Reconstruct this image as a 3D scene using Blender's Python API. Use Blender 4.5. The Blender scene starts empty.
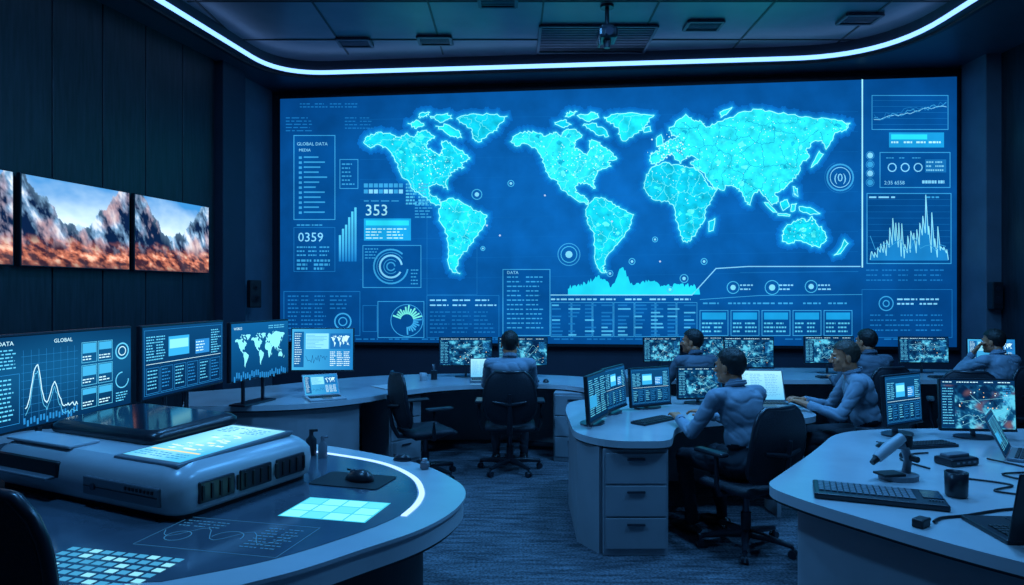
import bpy, bmesh, math, random
from mathutils import Vector, Matrix, noise
from mathutils.geometry import delaunay_2d_cdt
R = random.Random(7)
scene = bpy.context.scene
scene.view_settings.view_transform = 'Standard'
pi = math.pi

def lin(c):
    c = c/255.0
    return c/12.92 if c <= 0.04045 else ((c+0.055)/1.055)**2.4
def C(r, g, b, k=1.0):
    return (lin(r)*k, lin(g)*k, lin(b)*k, 1.0)
def mixc(a, b, t):
    t = max(0, min(1, t))
    return tuple(a[i]*(1-t)+b[i]*t for i in range(3))+(1.0,)

# ---------------------------------------------------------------- materials
def mat(name, col, rough=0.5, metal=0.0, var=0.15, scale=8.0, bump=0.0, stretch=(1,1,1), spec=0.5):
    m = bpy.data.materials.new(name); m.use_nodes = True
    nt = m.node_tree; b = nt.nodes['Principled BSDF']
    tc = nt.nodes.new('ShaderNodeTexCoord'); mp = nt.nodes.new('ShaderNodeMapping')
    mp.inputs['Scale'].default_value = stretch
    nz = nt.nodes.new('ShaderNodeTexNoise'); nz.inputs['Scale'].default_value = scale; nz.inputs['Detail'].default_value = 5
    rp = nt.nodes.new('ShaderNodeValToRGB')
    rp.color_ramp.elements[0].position = 0.3; rp.color_ramp.elements[1].position = 0.7
    rp.color_ramp.elements[0].color = tuple(c*(1-var) for c in col[:3])+(1,)
    rp.color_ramp.elements[1].color = tuple(min(1, c*(1+var)) for c in col[:3])+(1,)
    L = nt.links.new
    L(tc.outputs['Object'], mp.inputs['Vector']); L(mp.outputs['Vector'], nz.inputs['Vector'])
    L(nz.outputs['Fac'], rp.inputs['Fac']); L(rp.outputs['Color'], b.inputs['Base Color'])
    b.inputs['Roughness'].default_value = rough; b.inputs['Metallic'].default_value = metal
    b.inputs['Specular IOR Level'].default_value = spec
    if bump > 0:
        bp = nt.nodes.new('ShaderNodeBump'); bp.inputs['Strength'].default_value = bump; bp.inputs['Distance'].default_value = 0.01
        L(nz.outputs['Fac'], bp.inputs['Height']); L(bp.outputs['Normal'], b.inputs['Normal'])
    return m
def emat(name, col, strength):
    m = bpy.data.materials.new(name); m.use_nodes = True
    nt = m.node_tree; nt.nodes.clear()
    o = nt.nodes.new('ShaderNodeOutputMaterial'); e = nt.nodes.new('ShaderNodeEmission')
    e.inputs['Color'].default_value = col; e.inputs['Strength'].default_value = strength
    nt.links.new(e.outputs[0], o.inputs['Surface']); return m
def screenmat(name, strength=1.0, nvar=0.0, sampling=None, nscale=3.0):
    m = bpy.data.materials.new(name); m.use_nodes = True
    nt = m.node_tree; nt.nodes.clear()
    o = nt.nodes.new('ShaderNodeOutputMaterial'); e = nt.nodes.new('ShaderNodeEmission')
    a = nt.nodes.new('ShaderNodeAttribute'); a.attribute_name = 'Col'
    nt.links.new(a.outputs['Color'], e.inputs['Color'])
    e.inputs['Strength'].default_value = strength
    if nvar > 0:
        tc = nt.nodes.new('ShaderNodeTexCoord'); nz = nt.nodes.new('ShaderNodeTexNoise')
        nz.inputs['Scale'].default_value = nscale; nz.inputs['Detail'].default_value = 6
        mr = nt.nodes.new('ShaderNodeMapRange')
        mr.inputs['From Min'].default_value = 0.3; mr.inputs['From Max'].default_value = 0.7
        mr.inputs['To Min'].default_value = strength*(1-nvar); mr.inputs['To Max'].default_value = strength*(1+nvar)
        nt.links.new(tc.outputs['Object'], nz.inputs['Vector']); nt.links.new(nz.outputs['Fac'], mr.inputs['Value'])
        nt.links.new(mr.outputs['Result'], e.inputs['Strength'])
    nt.links.new(e.outputs[0], o.inputs['Surface'])
    if sampling:
        try: m.cycles.emission_sampling = sampling
        except Exception: pass
    return m

M_wallscr = screenmat('video_wall_emission', 1.18, 0.16, None, 2.2)
M_land = screenmat('video_wall_map_emission', 1.3, 0.30, None, 7.0)
M_scr = screenmat('display_emission', 1.40, 0.0, None)
M_led = emat('led_strip_emission', (0.20, 0.43, 1.0, 1), 2.3)
M_led2 = emat('desk_led_emission', (0.30, 0.50, 1.0, 1), 2.2)
M_wood = mat('dark_wood_panel', (0.018, 0.020, 0.027), 0.42, 0, 0.45, 5, 0.15, (6, 6, 0.5))
M_wall = mat('painted_wall_navy', (0.030, 0.040, 0.065), 0.6, 0, 0.1, 3)
M_pil = mat('pilaster_blue_grey', (0.12, 0.15, 0.19), 0.55, 0, 0.12, 3)
M_ceil = mat('ceiling_panel_paint', (0.12, 0.15, 0.19), 0.32, 0.0, 0.15, 2)
M_soff = mat('soffit_paint', (0.045, 0.058, 0.085), 0.40, 0, 0.1, 2)
M_black = mat('matte_black', (0.010, 0.012, 0.016), 0.5, 0, 0.2, 10)
M_plast = mat('dark_plastic', (0.018, 0.022, 0.030), 0.30, 0, 0.2, 10)
M_gloss = mat('glossy_dark_panel', (0.018, 0.026, 0.040), 0.10, 0, 0.2, 5)
M_grey = mat('grey_plastic', (0.17, 0.19, 0.22), 0.33, 0, 0.1, 6)
M_light = mat('light_grey_plastic', (0.42, 0.46, 0.50), 0.4, 0, 0.08, 6)
M_desk = mat('desk_laminate', (0.50, 0.52, 0.54), 0.20, 0, 0.08, 3)
M_deske = mat('desk_edge', (0.64, 0.67, 0.70), 0.28, 0, 0.06, 3)
M_deskd = mat('desk_inlay_dark', (0.075, 0.10, 0.13), 0.13, 0, 0.2, 3)
M_base = mat('desk_base_dark', (0.022, 0.026, 0.034), 0.5, 0, 0.2, 4)
M_cab = mat('cabinet_grey', (0.37, 0.39, 0.42), 0.42, 0, 0.08, 4)
M_body = mat('machine_body_grey', (0.52, 0.54, 0.57), 0.26, 0, 0.06, 4)
M_chair = mat('chair_mesh_fabric', (0.018, 0.021, 0.030), 0.6, 0, 0.4, 120, 0.3)
M_metal = mat('dark_metal', (0.10, 0.11, 0.13), 0.3, 0.9, 0.1, 10)
M_paper = mat('paper', (0.6, 0.62, 0.64), 0.8, 0, 0.05, 10)
M_skin = mat('skin', (0.72, 0.235, 0.115), 0.42, 0, 0.08, 20)
M_lip = mat('lips', (0.40, 0.10, 0.08), 0.45, 0, 0.05, 20)
M_eyew = mat('eye_white', (0.7, 0.7, 0.7), 0.25, 0, 0.02, 20)
M_hair = mat('hair_dark', (0.012, 0.010, 0.009), 0.55, 0, 0.5, 60, 0.5, (1, 1, 0.3))
M_hair2 = mat('hair_brown', (0.06, 0.040, 0.028), 0.55, 0, 0.4, 60, 0.5, (1, 1, 0.3))
M_shirt = mat('shirt_light_blue', (0.27, 0.34, 0.42), 0.85, 0, 0.12, 9, 0.35)
M_shirt2 = mat('shirt_slate_blue', (0.13, 0.165, 0.21), 0.85, 0, 0.12, 9, 0.3)
M_pants = mat('trousers_navy', (0.014, 0.018, 0.028), 0.8, 0, 0.2, 10, 0.3)
M_shoe = mat('shoe_leather', (0.01, 0.01, 0.012), 0.35, 0, 0.2, 10)

# carpet
def carpet():
    m = bpy.data.materials.new('carpet_blue'); m.use_nodes = True
    nt = m.node_tree; b = nt.nodes['Principled BSDF']; L = nt.links.new
    tc = nt.nodes.new('ShaderNodeTexCoord'); mp = nt.nodes.new('ShaderNodeMapping')
    mp.inputs['Scale'].default_value = (1.2, 9, 1); mp.inputs['Rotation'].default_value = (0, 0, 0.6)
    nz = nt.nodes.new('ShaderNodeTexNoise'); nz.inputs['Scale'].default_value = 3.0; nz.inputs['Detail'].default_value = 8
    n2 = nt.nodes.new('ShaderNodeTexNoise'); n2.inputs['Scale'].default_value = 60; n2.inputs['Detail'].default_value = 3
    mx = nt.nodes.new('ShaderNodeMath'); mx.operation = 'MULTIPLY'
    rp = nt.nodes.new('ShaderNodeValToRGB')
    rp.color_ramp.elements[0].position = 0.15; rp.color_ramp.elements[0].color = (0.018, 0.025, 0.036, 1)
    rp.color_ramp.elements[1].position = 0.40; rp.color_ramp.elements[1].color = (0.18, 0.21, 0.25, 1)
    L(tc.outputs['Object'], mp.inputs['Vector']); L(mp.outputs['Vector'], nz.inputs['Vector']); L(tc.outputs['Object'], n2.inputs['Vector'])
    L(nz.outputs['Fac'], mx.inputs[0]); L(n2.outputs['Fac'], mx.inputs[1]); L(mx.outputs[0], rp.inputs['Fac'])
    L(rp.outputs['Color'], b.inputs['Base Color']); b.inputs['Roughness'].default_value = 0.8
    bp = nt.nodes.new('ShaderNodeBump'); bp.inputs['Strength'].default_value = 0.5; bp.inputs['Distance'].default_value = 0.01
    L(n2.outputs['Fac'], bp.inputs['Height']); L(bp.outputs['Normal'], b.inputs['Normal'])
    return m
M_carpet = carpet()

# ---------------------------------------------------------------- mesh builder
def T(x, y, z): return Matrix.Translation((x, y, z))
def RZ(a): return Matrix.Rotation(math.radians(a), 4, 'Z')
def RX(a): return Matrix.Rotation(math.radians(a), 4, 'X')
def RY(a): return Matrix.Rotation(math.radians(a), 4, 'Y')

class MB:
    def __init__(s):
        s.v = []; s.f = []; s.m = []; s.sm = []; s.c = {}; s.mats = []; s.M = Matrix()
    def mi(s, m):
        if m not in s.mats: s.mats.append(m)
        return s.mats.index(m)
    def add(s, verts, faces, m, M=None, smooth=False, cols=None):
        o = len(s.v); X = s.M @ M if M is not None else s.M
        s.v.extend(tuple(X @ Vector(v)) for v in verts); k = s.mi(m)
        for n, f in enumerate(faces):
            s.f.append(tuple(i+o for i in f)); s.m.append(k); s.sm.append(smooth)
            if cols is not None: s.c[len(s.f)-1] = cols[n]
    def bm(s, bm, m, M=None, smooth=False):
        bm.verts.index_update()
        s.add([v.co[:] for v in bm.verts], [[v.index for v in f.verts] for f in bm.faces], m, M, smooth); bm.free()
    def box(s, c, d, m, bev=0.0, M=None, seg=2, smooth=False):
        b = bmesh.new(); bmesh.ops.create_cube(b, size=1)
        for v in b.verts: v.co = Vector((v.co.x*d[0], v.co.y*d[1], v.co.z*d[2]))
        if bev > 0: bmesh.ops.bevel(b, geom=list(b.edges), offset=min(bev, min(d)*0.49), segments=seg, affect='EDGES', profile=0.5)
        for v in b.verts: v.co += Vector(c)
        s.bm(b, m, M, smooth)
    def tube(s, pts, rad, m, n=10, M=None, cap=True, flat=1.0):
        pts = [Vector(p) for p in pts]
        if not isinstance(rad, (list, tuple)): rad = [rad]*len(pts)
        vs = []; fs = []; up = None
        for i, p in enumerate(pts):
            t = (pts[min(i+1, len(pts)-1)]-pts[max(i-1, 0)]).normalized()
            if up is None: up = Vector((0, 0, 1)) if abs(t.z) < 0.9 else Vector((1, 0, 0))
            a = t.cross(up)
            if a.length < 1e-4: a = t.orthogonal()
            a.normalize(); b = a.cross(t).normalized()
            for k in range(n):
                an = 2*pi*k/n
                vs.append(p+a*math.cos(an)*rad[i]+b*math.sin(an)*rad[i]*flat)
        for i in range(len(pts)-1):
            for k in range(n):
                fs.append((i*n+k, i*n+(k+1) % n, (i+1)*n+(k+1) % n, (i+1)*n+k))
        s.add(vs, fs, m, M, True)
        if cap:
            s.add(vs[:n], [tuple(range(n))], m, M); s.add(vs[-n:], [tuple(range(n))], m, M)
    def ext(s, poly, z0, z1, mt, ms=None, M=None):
        ms = ms or mt; n = len(poly)
        vs = [(p[0], p[1], z0) for p in poly]+[(p[0], p[1], z1) for p in poly]
        s.add(vs, [tuple(range(n, 2*n))], mt, M); s.add(vs, [tuple(range(n))[::-1]], ms, M)
        s.add(vs, [(i, (i+1) % n, (i+1) % n+n, i+n) for i in range(n)], ms, M)
    def strip(s, pts, th, z0, z1, m, M=None):
        n = len(pts); L = []; Rr = []
        for i in range(n):
            a = Vector(pts[max(i-1, 0)][:2]); b = Vector(pts[min(i+1, n-1)][:2]); d = (b-a).normalized()
            nn = Vector((-d.y, d.x)); p = Vector(pts[i][:2]); L.append(p+nn*th/2); Rr.append(p-nn*th/2)
        s.ext([tuple(p) for p in L]+[tuple(p) for p in reversed(Rr)], z0, z1, m, m, M)
    def ball(s, c, r, m, M=None, seg=16):
        b = bmesh.new(); bmesh.ops.create_uvsphere(b, u_segments=seg, v_segments=max(6, seg*2//3), radius=1)
        for v in b.verts: v.co = Vector((v.co.x*r[0]+c[0], v.co.y*r[1]+c[1], v.co.z*r[2]+c[2]))
        s.bm(b, m, M, True)
    def build(s, name, M=None, bevel=0):
        me = bpy.data.meshes.new(name); me.from_pydata(s.v, [], s.f)
        for m in s.mats: me.materials.append(m)
        me.polygons.foreach_set('material_index', s.m); me.polygons.foreach_set('use_smooth', s.sm)
        if s.c:
            at = me.color_attributes.new('Col', 'FLOAT_COLOR', 'CORNER')
            for i, cc in s.c.items():
                p = me.polygons[i]; one = not isinstance(cc[0], (tuple, list))
                for k, li in enumerate(p.loop_indices): at.data[li].color = cc if one else cc[k]
        me.update()
        ob = bpy.data.objects.new(name, me); scene.collection.objects.link(ob)
        if M is not None: ob.matrix_world = M
        return ob

def crom(pts, n=8, closed=True):
    out = []; N = len(pts)
    rng = range(N) if closed else range(N-1)
    for i in rng:
        if closed: p = [Vector(pts[(i+k-1) % N]) for k in range(4)]
        else: p = [Vector(pts[max(0, min(N-1, i+k-1))]) for k in range(4)]
        for j in range(n):
            t = j/n
            q = 0.5*((2*p[1])+(-p[0]+p[2])*t+(2*p[0]-5*p[1]+4*p[2]-p[3])*t*t+(-p[0]+3*p[1]-3*p[2]+p[3])*t**3)
            out.append(tuple(q))
    if not closed: out.append(tuple(pts[-1]))
    return out
def roundpoly(pts, r, n=6):
    out = []; N = len(pts)
    rr = r if isinstance(r, (list, tuple)) else [r]*N
    for i in range(N):
        a = Vector(pts[i-1]); b = Vector(pts[i]); c = Vector(pts[(i+1) % N])
        da = (a-b); dc = (c-b); q = min(rr[i], da.length*.48, dc.length*.48)
        if q < 1e-4: out.append(tuple(b)); continue
        p0 = b+da.normalized()*q; p1 = b+dc.normalized()*q
        for k in range(n+1):
            t = k/n; out.append(tuple(p0*(1-t)**2+b*2*t*(1-t)+p1*t*t))
    return out
def inset(poly, d):
    N = len(poly); ar = sum(poly[i-1][0]*poly[i][1]-poly[i][0]*poly[i-1][1] for i in range(N))
    sg = 1 if ar > 0 else -1; out = []
    for i in range(N):
        a = Vector(poly[i-1]); c = Vector(poly[(i+1) % N]); t = (c-a).normalized()
        out.append((poly[i][0]-t.y*d*sg, poly[i][1]+t.x*d*sg))
    return out

# ---------------------------------------------------------------- canvas
_tc = {}
def textgeo(st):
    if st in _tc: return _tc[st]
    cu = bpy.data.curves.new('t', 'FONT'); cu.body = st; cu.resolution_u = 2
    ob = bpy.data.objects.new('t', cu); scene.collection.objects.link(ob)
    dg = bpy.context.evaluated_depsgraph_get()
    me = bpy.data.meshes.new_from_object(ob.evaluated_get(dg))
    g = ([v.co[:] for v in me.vertices], [tuple(p.vertices) for p in me.polygons])
    bpy.data.objects.remove(ob); bpy.data.curves.remove(cu); bpy.data.meshes.remove(me)
    _tc[st] = g; return g

class Canvas:
    """artwork shown on a flat display; design space W x H, v axis down"""
    def __init__(s, mb, m, x0, z0, w, h, y0, W, H, step=0.0005, f=None, M=None):
        s.mb = mb; s.mat = m; s.y0 = y0; s.W = W; s.H = H; s.step = step; s.M = M
        s.f = f or (lambda a, b: (x0+a/W*w, z0+(H-b)/H*h))
    def P(s, a, b, l):
        x, z = s.f(a, b); return (x, s.y0-s.step*l, z)
    def poly(s, pts, col, l=1, m=None):
        s.mb.add([s.P(a, b, l) for a, b in pts], [tuple(range(len(pts)))], m or s.mat, s.M, False, [col])
    def rect(s, x, y, w, h, col, l=1, col2=None):
        c = col if col2 is None else [col, col, col2, col2]
        s.poly([(x, y), (x+w, y), (x+w, y+h), (x, y+h)], c, l)
    def line(s, pts, w, col, l=2, closed=False):
        n = len(pts)
        for i in range(n if closed else n-1):
            a = Vector(pts[i]); b = Vector(pts[(i+1) % n]); d = b-a
            if d.length < 1e-5: continue
            d.normalize(); q = Vector((-d.y, d.x))*w/2; e = d*w*0.4
            s.poly([tuple(a-q-e), tuple(b-q+e), tuple(b+q+e), tuple(a+q-e)], col, l)
    def frame(s, x, y, w, h, t, col, l=2):
        s.line([(x, y), (x+w, y), (x+w, y+h), (x, y+h)], t, col, l, True)
    def ring(s, x, y, r, t, col, l=2, a0=0, a1=360, n=28):
        ps = [(x+r*math.cos(math.radians(a0+(a1-a0)*k/n)), y+r*math.sin(math.radians(a0+(a1-a0)*k/n))) for k in range(n+1)]
        s.line(ps, t, col, l)
    def disc(s, x, y, r, col, l=2, n=20):
        s.poly([(x+r*math.cos(2*pi*k/n), y+r*math.sin(2*pi*k/n)) for k in range(n)], col, l)
    def text(s, st, x, y, h, col, l=3):
        vs, fs = textgeo(st); k = h/0.7
        s.mb.add([s.P(x+v[0]*k, y-v[1]*k, l) for v in vs], fs, s.mat, s.M, False, [col]*len(fs))
    def rows(s, x, y, w, n, dy, t, col, l=3, cols=1):
        for i in range(n):
            for c in range(cols):
                xx = x+c*w/cols; ww = w/cols; k = 0; end = ww*R.uniform(0.55, 0.95)
                while k < end:
                    q = R.uniform(0.08, 0.25)*ww+0.5
                    q = min(q, end-k+0.1)
                    s.rect(xx+k, y+i*dy, q, t, col, l); k += q+0.05*ww+0.2
    def grid(s, fn, nx, ny, l=0, x=0, y=0, w=None, h=None):
        w = w or s.W; h = h or s.H
        vs = []; cs = []
        for j in range(ny+1):
            for i in range(nx+1):
                vs.append(s.P(x+w*i/nx, y+h*j/ny, l)); cs.append(fn(i/nx, j/ny))
        fs = []; cl = []
        for j in range(ny):
            for i in range(nx):
                a = j*(nx+1)+i; f = (a, a+1, a+nx+2, a+nx+1); fs.append(f); cl.append([cs[k] for k in f])
        s.mb.add(vs, fs, s.mat, s.M, False, cl)

# ---------------------------------------------------------------- world map data
NA = [(364,143),(368,137),(378,133),(388,134),(399,138),(407,134),(414,138),(418,132),(427,131),(435,137),(428,142),(427,149),(434,152),(440,157),(443,150),(442,142),(450,143),(457,149),(464,153),(470,160),(461,163),(464,168),(455,170),(449,177),(446,183),(448,190),(443,186),(436,184),(429,187),(429,194),(435,197),(440,200),(441,206),(434,204),(424,197),(414,190),(409,182),(402,178),(398,168),(394,157),(388,149),(378,145),(370,148)]
SA = [(441,205),(448,199),(458,200),(468,206),(476,211),(487,216),(484,226),(478,236),(470,246),(463,254),(458,262),(456,270),(460,274),(453,273),(448,262),(448,248),(447,235),(440,222),(439,213)]
GR = [(457,119),(470,115),(490,115),(507,117),(500,124),(497,131),(487,136),(479,143),(473,139),(471,129),(463,124)]
AR1 = [(408,124),(418,121),(424,126),(415,129)]; AR2 = [(430,117),(448,114),(452,119),(440,123)]; AR3 = [(436,127),(447,125),(458,131),(462,138),(452,137),(444,132)]
AR4 = [(420,114),(430,113),(427,117),(419,118)]
AF = [(646,178),(652,168),(663,163),(674,165),(684,168),(695,169),(702,175),(708,187),(717,190),(712,200),(705,210),(704,222),(697,232),(690,242),(683,242),(679,230),(676,218),(674,206),(666,202),(655,201),(648,195),(644,187)]
EU = [(650,162),(652,153),(660,152),(659,146),(667,142),(674,139),(679,137),(672,136),(669,131),(676,122),(686,115),(693,121),(701,122),(706,128),(716,124),(730,118),(745,112),(760,110),(775,113),(790,115),(810,118),(830,120),(850,124),(846,131),(835,133),(832,141),(826,150),(822,141),(812,143),(806,151),(809,158),(801,165),(798,175),(790,183),(783,190),(775,193),(778,202),(772,206),(765,197),(759,190),(753,196),(750,206),(745,201),(741,192),(735,187),(727,186),(722,191),(714,189),(708,181),(703,173),(694,169),(690,163),(699,160),(691,156),(684,160),(680,164),(673,156),(667,155),(661,161),(655,165)]
AU = [(782,236),(786,227),(794,222),(802,219),(808,222),(812,217),(817,225),(825,233),(826,241),(819,248),(809,245),(798,241),(787,244),(782,242)]
ISL = [[(656,139),(661,135),(664,146),(657,147)],[(642,129),(650,127),(651,132),(644,133)],[(764,203),(768,203),(777,213),(773,213)],[(780,203),(787,200),(789,207),(783,211)],[(791,205),(796,204),(795,211),(791,212)],
       [(799,207),(810,208),(820,214),(810,215),(800,211)],[(819,152),(823,155),(817,164),(811,168),(815,160)],[(793,187),(797,189),(798,197),(794,195)],[(844,240),(848,244),(840,254),(834,256),(841,248)],[(709,222),(715,219),(713,231),(709,232)],[(720,113),(732,108),(728,113),(721,118)],[(778,214),(790,215),(789,217),(778,216)]]
def off(p, dx, dy=0): return [(a+dx, b+dy) for a, b in p]
def jag(poly, amp=1.2, sub=5):
    out = []; N = len(poly)
    for i in range(N):
        a = poly[i]; b = poly[(i+1) % N]
        for k in range(sub):
            t = k/sub; j = amp if k else 0.3
            out.append((a[0]*(1-t)+b[0]*t+R.uniform(-j, j), a[1]*(1-t)+b[1]*t+R.uniform(-j, j)))
    return out
AMER = [NA, SA, GR, AR1, AR2, AR3, AR4]
CONT = [jag(p) for p in AMER]+[jag(off(p, 147, -1)) for p in AMER]+[jag(p) for p in [AF, EU, AU]]+[jag(p, .6, 3) for p in ISL]
def inside(p, poly):
    x, y = p; r = False; j = len(poly)-1
    for i in range(len(poly)):
        xi, yi = poly[i]; xj, yj = poly[j]
        if (yi > y) != (yj > y) and x < (xj-xi)*(y-yi)/(yj-yi)+xi: r = not r
        j = i
    return r
def voronoi(poly, sp, keep=.8):
    x0 = min(p[0] for p in poly)-sp*2; x1 = max(p[0] for p in poly)+sp*2; y0 = min(p[1] for p in poly)-sp*2; y1 = max(p[1] for p in poly)+sp*2
    pts = []; y = y0
    while y < y1:
        x = x0
        while x < x1:
            if R.random() < .68: pts.append(Vector((x+R.uniform(-.8, .8)*sp, y+R.uniform(-.8, .8)*sp)))
            x += sp
        y += sp
    vs, es, fs = delaunay_2d_cdt(pts, [], [], 0, 1e-5)[:3]
    cc = {}; ed = {}
    for n, f in enumerate(fs):
        a, b, c = [vs[i] for i in f]
        d = 2*(a.x*(b.y-c.y)+b.x*(c.y-a.y)+c.x*(a.y-b.y))
        if abs(d) < 1e-6: continue
        ux = (a.length_squared*(b.y-c.y)+b.length_squared*(c.y-a.y)+c.length_squared*(a.y-b.y))/d
        uy = (a.length_squared*(c.x-b.x)+b.length_squared*(a.x-c.x)+c.length_squared*(b.x-a.x))/d
        cc[n] = (ux, uy)
        for i in range(3):
            k = tuple(sorted((f[i], f[(i+1) % 3]))); ed.setdefault(k, []).append(n)
    segs = []
    for k, ns in ed.items():
        if len(ns) == 2 and ns[0] in cc and ns[1] in cc and R.random() < keep:
            a = Vector(cc[ns[0]]); b = Vector(cc[ns[1]]); L = (a-b).length
            if L > sp*3.5: continue
            n = max(2, int(L/1.3)); path = [a]
            for q in range(1, n): path.append(a.lerp(b, q/n)+Vector((R.uniform(-1, 1), R.uniform(-1, 1)))*1.0)
            path.append(b)
            for q in range(n):
                u, w = path[q], path[q+1]
                if inside(tuple(u), poly) and inside(tuple(w), poly): segs.append((tuple(u), tuple(w)))
    return segs

# ---------------------------------------------------------------- ROOM
H = 4.85
def lx(y): return -4.368+0.24*(y-7.84)
WB0 = Vector((-3.6, 10.6)); WB1 = Vector((6.19, 9.5)); WD = (WB1-WB0); WLEN = WD.length; WDn = WD/WLEN
WN = Vector((-WDn.y, WDn.x))   # away from the camera (into wall)
def wb(x, offn=0.12):
    t = (x-WB0.x)/WDn.x; return WB0+WDn*t+WN*offn

mb = MB(); mb.box((0.3, 4.2, -0.05), (16, 16, 0.1), M_carpet); mb.build('floor')
mb = MB(); mb.box((0.3, 4.2, 5.07), (16, 16, 0.1), M_ceil)
mb.build('ceiling')
mb = MB()
x = -3.6
while x < 5.2:
    mb.box((x, 4.9, 5.017), (0.022, 9.2, 0.012), M_black); x += 1.32
y = 0.7
while y < 9.6:
    mb.box((0.7, y, 5.017), (8.8, 0.022, 0.012), M_black); y += 1.18
mb.build('ceiling_seam_grid')

# left wall : wood boards
mb = MB()
yl = -2.2; dirl = Vector((0.24, 1.0)).normalized(); ang = math.degrees(math.atan2(dirl.y, dirl.x))
Ltot = (9.3+2.2)/dirl.y
LM = T(lx(yl), yl, 0) @ RZ(ang)
mb.box((Ltot/2, 0.11, 2.5), (Ltot, 0.14, 5.0), M_black, M=LM)
k = 0.0
while k < Ltot-0.1:
    w = min(0.62, Ltot-k)
    mb.box((k+w/2, 0.02, 2.5), (w-0.012, 0.04, 4.98), M_wood, 0.004, M=LM, seg=1); k += 0.62
mb.build('wall_left')
mb = MB()
PM = T(lx(9.28), 9.28, 0) @ RZ(ang)
mb.box((0.25, 0.04, 2.5), (0.5, 0.30, 5.0), M_wall, 0.01, M=PM)
mb.box((0.95, 0.14, 2.5), (0.95, 0.16, 5.0), M_pil, 0.005, M=PM)
mb.build('wall_left_pilaster')
mb = MB()
a = wb(-5.0); b = wb(7.2); aa = a+WN*0.15; bb = b+WN*0.15
mb.ext([tuple(a), tuple(b), tuple(bb), tuple(aa)], 0, 5.0, M_wall)
mb.build('wall_back')
mb = MB(); mb.box((6.56, 3.4, 2.5), (0.18, 11.4, 5.0), M_wall)
yy = -2
while yy < 9: mb.box((6.462, yy+.3, 2.5), (0.02, 0.6, 4.98), M_wood, 0.004, seg=1); yy += 0.62
mb.build('wall_right')
mb = MB(); mb.box((6.40, 9.25, 2.45), (0.30, 0.5, 4.85), M_pil, 0.01); mb.build('wall_right_pilaster')
mb = MB(); mb.box((0.2, -2.25, 2.5), (14, 0.15, 5.0), M_wall); mb.build('wall_front')
mb = MB(); a = wb(-4.0, 0.10); b = wb(6.3, 0.10); mb.strip([tuple(a), tuple(b)], 0.03, 0, 0.12, M_black); mb.build('baseboard_back')

# soffit ring + LED
inn = roundpoly([(-5.05, 0.6), (5.0, 0.6), (4.98, 9.10), (-3.36, 9.86)], [1.0, 1.0, 1.25, 0.75], 12)
ctr = Vector((0.6, 5.0))
outer = [(lx(-2.3), -2.3), (6.5, -2.3), (6.5, 9.75), (-3.9, 10.85)]
def hit(d):
    best = None
    for i in range(4):
        a = Vector(outer[i-1]); b = Vector(outer[i]); e = b-a; den = d.x*e.y-d.y*e.x
        if abs(den) < 1e-9: continue
        w = a-ctr; t = (w.x*e.y-w.y*e.x)/den; u = (w.x*d.y-w.y*d.x)/den
        if t > 0 and -1e-6 <= u <= 1+1e-6 and (best is None or t < best): best = t
    return ctr+d*best
den = []
for i in range(len(inn)):
    a = Vector(inn[i]); b = Vector(inn[(i+1) % len(inn)]); n = max(1, int((b-a).length/0.5))
    for k in range(n): den.append(tuple(a.lerp(b, k/n)))
mb = MB(); vs = []; n = len(den)
for p in den:
    q = hit((Vector(p)-ctr).normalized()); vs += [(p[0], p[1], H), (q.x, q.y, H), (p[0], p[1], 5.02)]
fs = []
for i in range(n):
    j = (i+1) % n; fs += [(3*i, 3*i+1, 3*j+1, 3*j), (3*i, 3*j, 3*j+2, 3*i+2)]
mb.add(vs, fs, M_soff)
mb.build('ceiling_soffit')
def loopband(poly, z0, z1, th, m, name):
    mb = MB(); inn2 = inset(poly, th); n = len(poly)
    vs = [(p[0], p[1], z0) for p in poly]+[(p[0], p[1], z1) for p in poly]+[(p[0], p[1], z0) for p in inn2]+[(p[0], p[1], z1) for p in inn2]
    fs = []
    for i in range(n):
        j = (i+1) % n
        fs += [(2*n+i, 2*n+j, 3*n+j, 3*n+i), (i, j, 2*n+j, 2*n+i), (n+i, n+j, 3*n+j, 3*n+i), (i, j, n+j, n+i)]
    mb.add(vs, fs, m); return mb.build(name)
loopband(inset(den, 0.004), H-0.024, H+0.030, 0.020, M_led, 'led_cove_strip')
loopband([tuple(Vector(p)) for p in inset(den, -0.20)], H-0.03, H+0.002, 0.05, M_black, 'trim_1')

# vents
def vent(x, y, w, d, name='ceiling_vent', slats=7):
    mb = MB()
    for (cx, cy, sx, sy) in ((0, -d/2, w, .04), (0, d/2, w, .04), (-w/2, 0, .04, d), (w/2, 0, .04, d)):
        mb.box((cx, cy, -.012), (sx, sy, .03), M_soff, .004)
    mb.box((0, 0, -.003), (w, d, .006), M_black)
    for i in range(slats):
        mb.box((0, -d/2+d*(i+.5)/slats, -.012), (w-.04, d/slats*.35, .012), M_metal, M=None)
    mb.build(name, T(x, y, 5.012))
vent(-2.08, 9.03, .42, .28); vent(-1.01, 8.95, .42, .28); vent(-.16, 7.75, .42, .28); vent(2.37, 8.45, .42, .28); vent(4.2, 8.25, .42, .28)
vent(1.08, 8.92, 1.45, .92, 'air_conditioning_grille', 16)
# projector on a pole
mb = MB()
mb.tube([(0, 0, 5.02), (0, 0, 4.74)], 0.025, M_plast); mb.tube([(0, 0, 5.02), (0, 0, 4.99)], 0.08, M_plast, 16)
mb.box((0, 0, 4.76), (.14, .12, .05), M_plast, .01)
mb.box((0, 0.0, 4.67), (.22, .30, .12), M_plast, .03)
mb.tube([(0, -.15, 4.66), (0, -.21, 4.65)], 0.045, M_gloss, 16)
mb.box((-.09, 0, 4.60), (.02, .12, .1), M_plast, .005); mb.tube([(0, 0, 4.62), (0, 0, 4.53)], [.05, .035], M_plast, 14)
mb.build('ceiling_projector', T(1.10, 7.9, 0))

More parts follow.
